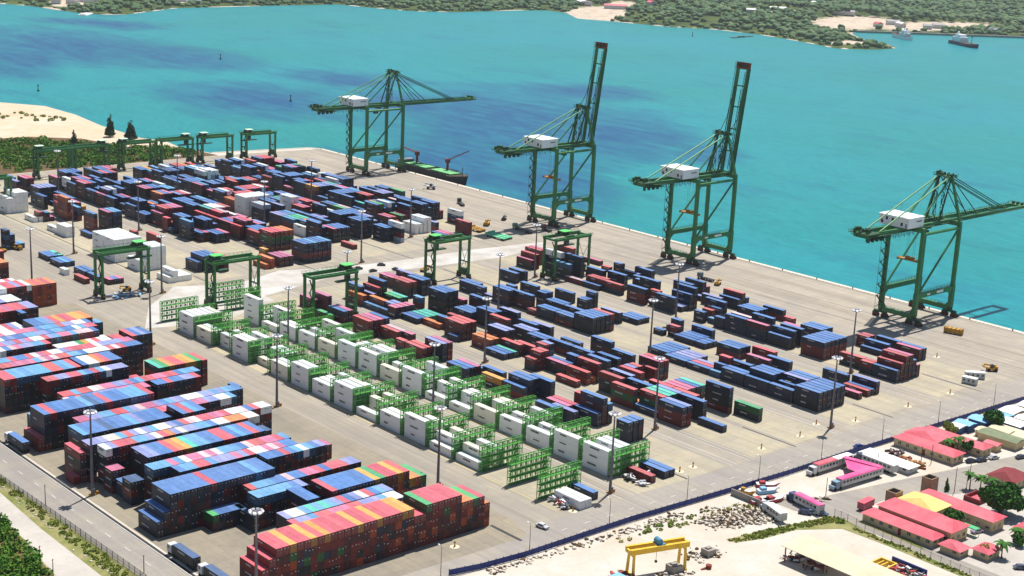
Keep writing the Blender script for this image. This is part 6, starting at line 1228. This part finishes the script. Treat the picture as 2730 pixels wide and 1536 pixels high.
def truck(x, y, rz, cabc, label, L=13.0, trailer=True, name='truck'):
    """cab faces local +y end"""
    t = thing(name, label, 'truck', (x, y, 0.03), rz); m_ = paint('cab_%d_%d_%d' % cabc, alb(*cabc), 0.35, 0.45, 0.15); q = MB()
    q.box(-1.2, 1.2, L, L + 2.1, 0.9, 3.3); q.add([(-1.2,L+2.1,0.9),(1.2,L+2.1,0.9),(1.2,L+2.35,1.9),(-1.2,L+2.35,1.9),(-1.2,L+2.1,3.2),(1.2,L+2.1,3.2)], [(0,1,2,3),(3,2,5,4)]); cb = q.build('cab', m_, t)
    q = MB(); q.add([(-1.05,L+2.37,2.0),(1.05,L+2.37,2.0),(1.05,L+2.14,3.0),(-1.05,L+2.14,3.0)], [(0,1,2,3)]); q.box(-1.23, -1.2, L + 0.7, L + 1.8, 2.0, 2.9); q.box(1.2, 1.23, L + 0.7, L + 1.8, 2.0, 2.9); q.build('window', M_GLASS, cb)
    q = MB(); q.box(-1.15, 1.15, -0.2, L - 0.9, 1.05, 1.35); q.box(-0.5, 0.5, L - 3.2, L + 1.8, 0.7, 1.05); q.build('chassis', M_DARK, t)
    for yy in (0.8, 2.1, 3.4, L - 2.4, L - 1.2, L + 1.3):
        for sx in (-1, 1): q = MB(); q.cyl((sx * 1.0 - 0.18, yy, 0.5), (sx * 1.0 + 0.18, yy, 0.5), 0.5, n=9); q.build('wheel', M_TYRE, t)
    return t
truck(197.0, 344.0, 0, (230, 232, 236), 'white cab container truck parked beside the drain channel', 12.6); truck(197.0, 455.6, 0, (230, 232, 236), 'white cab container truck farther up the service road', 12.6); truck(196.9, 326.6, 0, (230, 232, 236), 'white cab container truck cut by the photo edge', 12.6)
for y, c_, lb in ((344.0, 'k', 'dark-navy container loaded on the truck by the drain channel'), (455.6, 'b', 'blue container loaded on the truck up the service road'), (326.6, 'k', 'dark-navy container loaded on the truck at the photo edge')):
    r = dict(c=c_, L=11.6, w=CW, H=CH, kind='dry'); o = bpy.data.objects.new('shipping_container', container_mesh(r, 2)); COL.objects.link(o); o.location = (197.0, y + 5.8, 1.4); tag(o, lb, 'container', 'containers loaded on trucks')
    for sx in (-1, 1): a = CW / 2 - 0.13; dd = bpy.data.objects.new('door', door_mesh(c_, CW, CH)); COL.objects.link(dd); dd.parent = o; dd.location = (sx * a / 2, -5.77, 0)
truck(573.4, 618.4, -0.12, (90, 170, 130), 'green and white flatbed truck crossing toward the quay', 15); truck(586.6, 616.0, -0.2, (110, 40, 50), 'maroon truck in the shadow of the far raised crane', 6); truck(589.6, 699, -0.45, (60, 66, 70), 'dark tanker truck near the far yard stacks', 9); truck(579.4, 485, 0.0, (90, 120, 130), 'grey green service truck on the apron line', 8)
M_FLG = paint('flatbed_green', alb(112, 210, 160, 1.3), 0.6, 0.3, 0.3); M_FLY = paint('flatbed_yellow', alb(214, 160, 40), 0.6, 0.3, 0.4)
for i, (x, y, m_, lb, L) in enumerate(((548.5,612.5,M_FLG,'pale green flat trailer with white cab nearest the mast',16),(551.6,613.5,M_FLG,'pale green flat trailer second in the parked group',16),(554.6,614.0,M_FLG,'pale green flat trailer third in the parked group',16),(550.6,636,M_FLY,'yellow flat trailer parked behind the green ones',10),(554.2,637,M_FLY,'second yellow flat trailer behind the green ones',10),(464,581,M_FLY,'yellow lifting frame lying on the dusty crossing',8),(307,726.5,M_FLY,'yellow frame trailer parked in the side yard',11),(303.8,815,M_FLY,'yellow machine frame by the far white stack',8))):
    t = thing('flat_trailer', lb, 'trailer', (x, y, 0.03), 0.0 if i != 5 else -1.1); q = MB(); q.box(-1.2, 1.2, 0, L, 1.1, 1.35); q.build('deck', m_, t); q = MB(); q.box(-1.2, 1.2, L - 0.3, L, 1.35, 2.2)
    for k_ in range(4): q.box(-1.1, 1.1, 1 + k_ * L / 4.5, 1.3 + k_ * L / 4.5, 1.35, 1.6)
    q.build('headboard', m_, t)
    for yy in (1, 2.2, L - 2):
        for sx in (-1, 1): q = MB(); q.cyl((sx - 0.2, yy, 0.5), (sx + 0.2, yy, 0.5), 0.5, n=8); q.build('wheel', M_TYRE, t)
def loader(x, y, rz, m_, label, s=1.0):
    t = thing('yard_machine', label, 'machine', (x, y, 0.03), rz); q = MB(); q.box(-1.5 * s, 1.5 * s, -3.2 * s, 2.4 * s, 0.9 * s, 2.0 * s); q.box(-1.3 * s, 1.3 * s, -3.2 * s, -1.4 * s, 2.0 * s, 2.7 * s); q.build('body', m_, t)
    q = MB(); q.box(-0.8 * s, 0.8 * s, -1.0 * s, 0.7 * s, 2.0 * s, 3.6 * s); q.build('cab', M_GLASS, t); q = MB(); q.bar((0, -2.4 * s, 3.0 * s), (0, 4.2 * s, 3.6 * s), 0.6 * s, 0.7 * s); q.box(-1.8 * s, 1.8 * s, 3.6 * s, 4.6 * s, 2.2 * s, 2.9 * s); q.build('arm', m_, t)
    for sx in (-1.4, 1.4):
        for sy in (-2.2, 1.6): q = MB(); q.cyl((sx * s - 0.35, sy * s, 0.85 * s), (sx * s + 0.35, sy * s, 0.85 * s), 0.85 * s, n=10); q.build('wheel', M_TYRE, t)
loader(565.2, 316, 0.8, M_FLY, 'small yellow loader near the yard corner by the quay', 0.8); loader(577, 480, -1.1, M_FLY, 'yellow loader beside the grey green truck', 0.75); loader(566.4, 649.4, -0.9, M_FLY, 'orange yellow reach stacker behind the parked trailers', 0.9); loader(607.2, 753.4, 0.7, M_SCRW, 'white and orange machine on the empty far apron', 1.0); loader(585.4, 655.6, -0.9, M_DARK, 'black forklift in the shadow behind the far raised crane', 0.7); loader(314.8, 729, 0.4, M_FLY, 'yellow lift truck by the blue stacks in the side yard', 0.8); loader(322.6, 626, 1.2, M_FLY, 'yellow spreader machine under the lone gantry', 0.7)
t = thing('spreader_frame', 'yellow steel spreader box parked on the apron before the nearest crane', 'spreader', (602.8, 358.4, 0.03), 0.28); q = MB(); q.box(-1.2, 1.2, -4, 4, 0.6, 2.6, 0)
for yy in (-3, -1, 1, 3): q.box(-1.3, 1.3, yy - 0.2, yy + 0.2, 0.4, 2.9, 1)
q.build('body', [M_FLY, M_SPR], t); q = MB(); q.box(-1.3, 1.3, -4.3, -3.9, 0.1, 3.0); q.box(-1.3, 1.3, 3.9, 4.3, 0.1, 3.0); q.build('end_frame', M_SPR, t)
for x, y, L, rz, lb in ((541.8,308.6,6.0,0.2,'short white cabin near the yard corner'),(552.6,311.6,8.0,0.75,'long white cabin beside the short one at the yard corner')):
    t = thing('site_cabin', lb, 'cabin', (x, y, 0.03), rz); q = MB(); q.box(-1.25, 1.25, 0, L, 0.15, 2.7); q.build('wall', M_WALLW, t); q = MB(); q.box(-1.35, 1.35, -0.1, L + 0.1, 2.7, 2.85); q.build('roof', M_ROOFW, t)
    for k_ in range(int(L / 2)): q = MB(); q.box(-1.29, -1.25, 0.6 + k_ * 2, 1.5 + k_ * 2, 1.2, 2.0); q.build('window', M_GLASS, t)
# bus trailers with pink roofs
def bus(x, y, rz, L, label, cabc, roofs):
    t = thing('bus_trailer', label, 'bus', (x, y, 0.03), rz); q = MB(); q.box(-1.3, 1.3, 3.4, L, 0.9, 3.3); b_ = q.build('body', M_WALLW, t)
    k_ = 0
    while 4.2 + k_ * 1.7 < L - 1.4:
        for sx in (-1.33, 1.33): q = MB(); q.box(sx - 0.03, sx + 0.03, 4.2 + k_ * 1.7, 5.3 + k_ * 1.7, 2.0, 2.8); q.build('window', M_GLASS, b_)
        k_ += 1
    for a0, a1, rm in roofs: q = MB(); q.box(-1.42, 1.42, a0, a1, 3.3, 3.5); q.box(-1.0, 1.0, a0, a1, 3.5, 3.62); q.build('roof', rm, t)
    q = MB(); q.box(-1.2, 1.2, 0.9, 2.9, 0.6, 3.0); q.box(-1.1, 1.1, -0.3, 0.9, 0.6, 1.7); c_ = q.build('cab', paint('cab_%d_%d_%d' % cabc, alb(*cabc), 0.35, 0.45, 0.15), t); q = MB(); q.add([(-1.05,0.87,1.8),(1.05,0.87,1.8),(1.0,0.89,2.8),(-1.0,0.89,2.8)], [(0,1,2,3)]); q.box(-1.23, -1.2, 1.2, 2.4, 1.8, 2.7); q.build('windscreen', M_GLASS, c_)
    for yy in (0.6, 3.2, L - 3.6, L - 2.2):
        for sx in (-1.1, 1.1): q = MB(); q.cyl((sx - 0.2, yy, 0.55), (sx + 0.2, yy, 0.55), 0.55, n=9); q.build('wheel', M_TYRE, t)
bus(396.2, 273.6, -1.64, 25, 'long white bus trailer with full pink roof beside the town road', (150, 180, 200), [(3.3, 25.1, M_ROOFP)]); bus(400.6, 286.4, -1.6, 22, 'white bus trailer with half pink half white roof by the blue fence', (222, 224, 228), [(3.3, 13.5, M_ROOFR), (13.6, 22.1, M_ROOFW)])
bus(378.4, 277.4, 2.98, 15, 'blue sided trailer with pink roof standing near parked cars', (70, 90, 130), [(3.3, 15.1, M_ROOFP)]); bus(427.2, 286.2, 3.1, 17, 'white roofed dark trailer beside the long white cabin', (40, 60, 90), [(3.3, 17.1, M_ROOFW)]); bus(364.6, 277.0, 2.8, 12, 'white box truck parked by the rubble heap', (200, 210, 220), [(3.3, 12.1, M_ROOFW)])
t = thing('pink_canopy', 'bright pink canopy joining the two bus trailers', 'canopy', (410, 272.6, 0), 0); q = MB(); q.add([(0,0.4,3.3),(9.4,-1.6,3.5),(11.0,11.6,3.5),(7.6,11.8,3.5),(0.6,5.4,3.2)], [(0,1,2,3,4),(4,3,2,1,0)]); q.build('sheet', M_ROOFP, t); q = MB(); q.bar((7.4, 12.0, 3.7), (10.2, -1.2, 3.7), 2.4, 0.3); q.build('roof', M_ROOFP, t)
for x, y in ((0.4, 0.6), (1.0, 5.0), (7.8, 11.4)): q = MB(); q.bar((x, y, 0), (x, y, 3.3), 0.14); q.build('post', M_POLE, t)
building('white_cabin', 'long white flat roofed cabin beside the weedy patch', [(430.2,436.0,266.6,286.4,'y',-0.5)], M_WALLW, M_ROOFW, 2.8, 'cabin')
t = thing('pink_van', 'small pink and grey box trailer by the town road', 'trailer', (389.4, 257.2, 0.03), -1.5); q = MB(); q.box(-1.2, 1.2, 0, 6.6, 0.6, 2.8); q.build('body', paint('faded_pink', alb(190, 96, 112), 0.6, 0.3, 0.4), t); q = MB(); q.box(-1.3, 1.3, -0.1, 6.7, 2.8, 2.95); q.build('roof', M_ROOFR, t)
for yy in (1.2, 5.2):
    for sx in (-1, 1): q = MB(); q.cyl((sx - 0.15, yy, 0.4), (sx + 0.15, yy, 0.4), 0.4, n=8); q.build('wheel', M_TYRE, t)
def boat(x, y, rz, L, m_, label):
    t = thing('dinghy', label, 'boat', (x, y, 0.6), rz); q = MB(); hull(q, L, L * 0.36, -0.5, 0.7, bow=0.35, sheer=0.5); q.build('hull', [m_, M_SCRW], t); q = MB(); q.box(-L * 0.12, L * 0.12, L * 0.1, L * 0.35, 0.7, 1.5); q.build('cabin', m_, t)
boat(368.6, 280.6, 1.2, 8.5, M_SCRR, 'large red boat on the ground beside the concrete wall'); boat(372.8, 279.0, 1.4, 8.0, M_SCRR, 'second large red boat beside the first'); boat(380.6, 288.4, 0.9, 7.5, M_SCRR, 'red boat against the blue fence'); boat(376.8, 285.2, 1.2, 7.5, M_ROOFB, 'pale blue boat beside the red boats'); boat(370.0, 288.6, 0.4, 5, M_FLY, 'small yellow float by the blue fence')
scrap('scrap_heap', 'dark tank and pipes on the weedy patch by the pink building', 443.6, 281.0, 2.0, 2.0, 26, 9, [M_DARK, M_SCRW, M_RUST]); scrap('scrap_heap', 'yellowish brush and scrap beside the white cabin', 440.6, 271.6, 1.6, 4.6, 40, 10, [M_SPR, M_RUST, M_GRASS]); scrap('scrap_heap', 'blue and white pipes laid out below the lone gantry', 317, 617.5, 6.5, 3.2, 30, 11, [M_ROOFB, M_SCRW, M_WALLB]); scrap('scrap_heap', 'red scrap among the last shanty roofs', 509, 263.4, 2.4, 2.0, 26, 12, [M_SCRR, M_SCRW])

# ------------------------------------------------------------------ sea haze
k = bpy.data.materials.new('sea_haze'); k.use_nodes = True; k.node_tree.nodes.clear()
ko = k.node_tree.nodes.new('ShaderNodeOutputMaterial'); kv = k.node_tree.nodes.new('ShaderNodeVolumePrincipled')
kv.inputs['Color'].default_value = (0.86, 0.93, 1.0, 1); kv.inputs['Density'].default_value = 0.000035; kv.inputs['Anisotropy'].default_value = 0.2
k.node_tree.links.new(kv.outputs[0], ko.inputs['Volume'])
q = MB(); q.box(-1300, 4500, -1000, 3500, -13.5, 190.0); tag(q.build('haze', k), None, None, None, 'stuff')
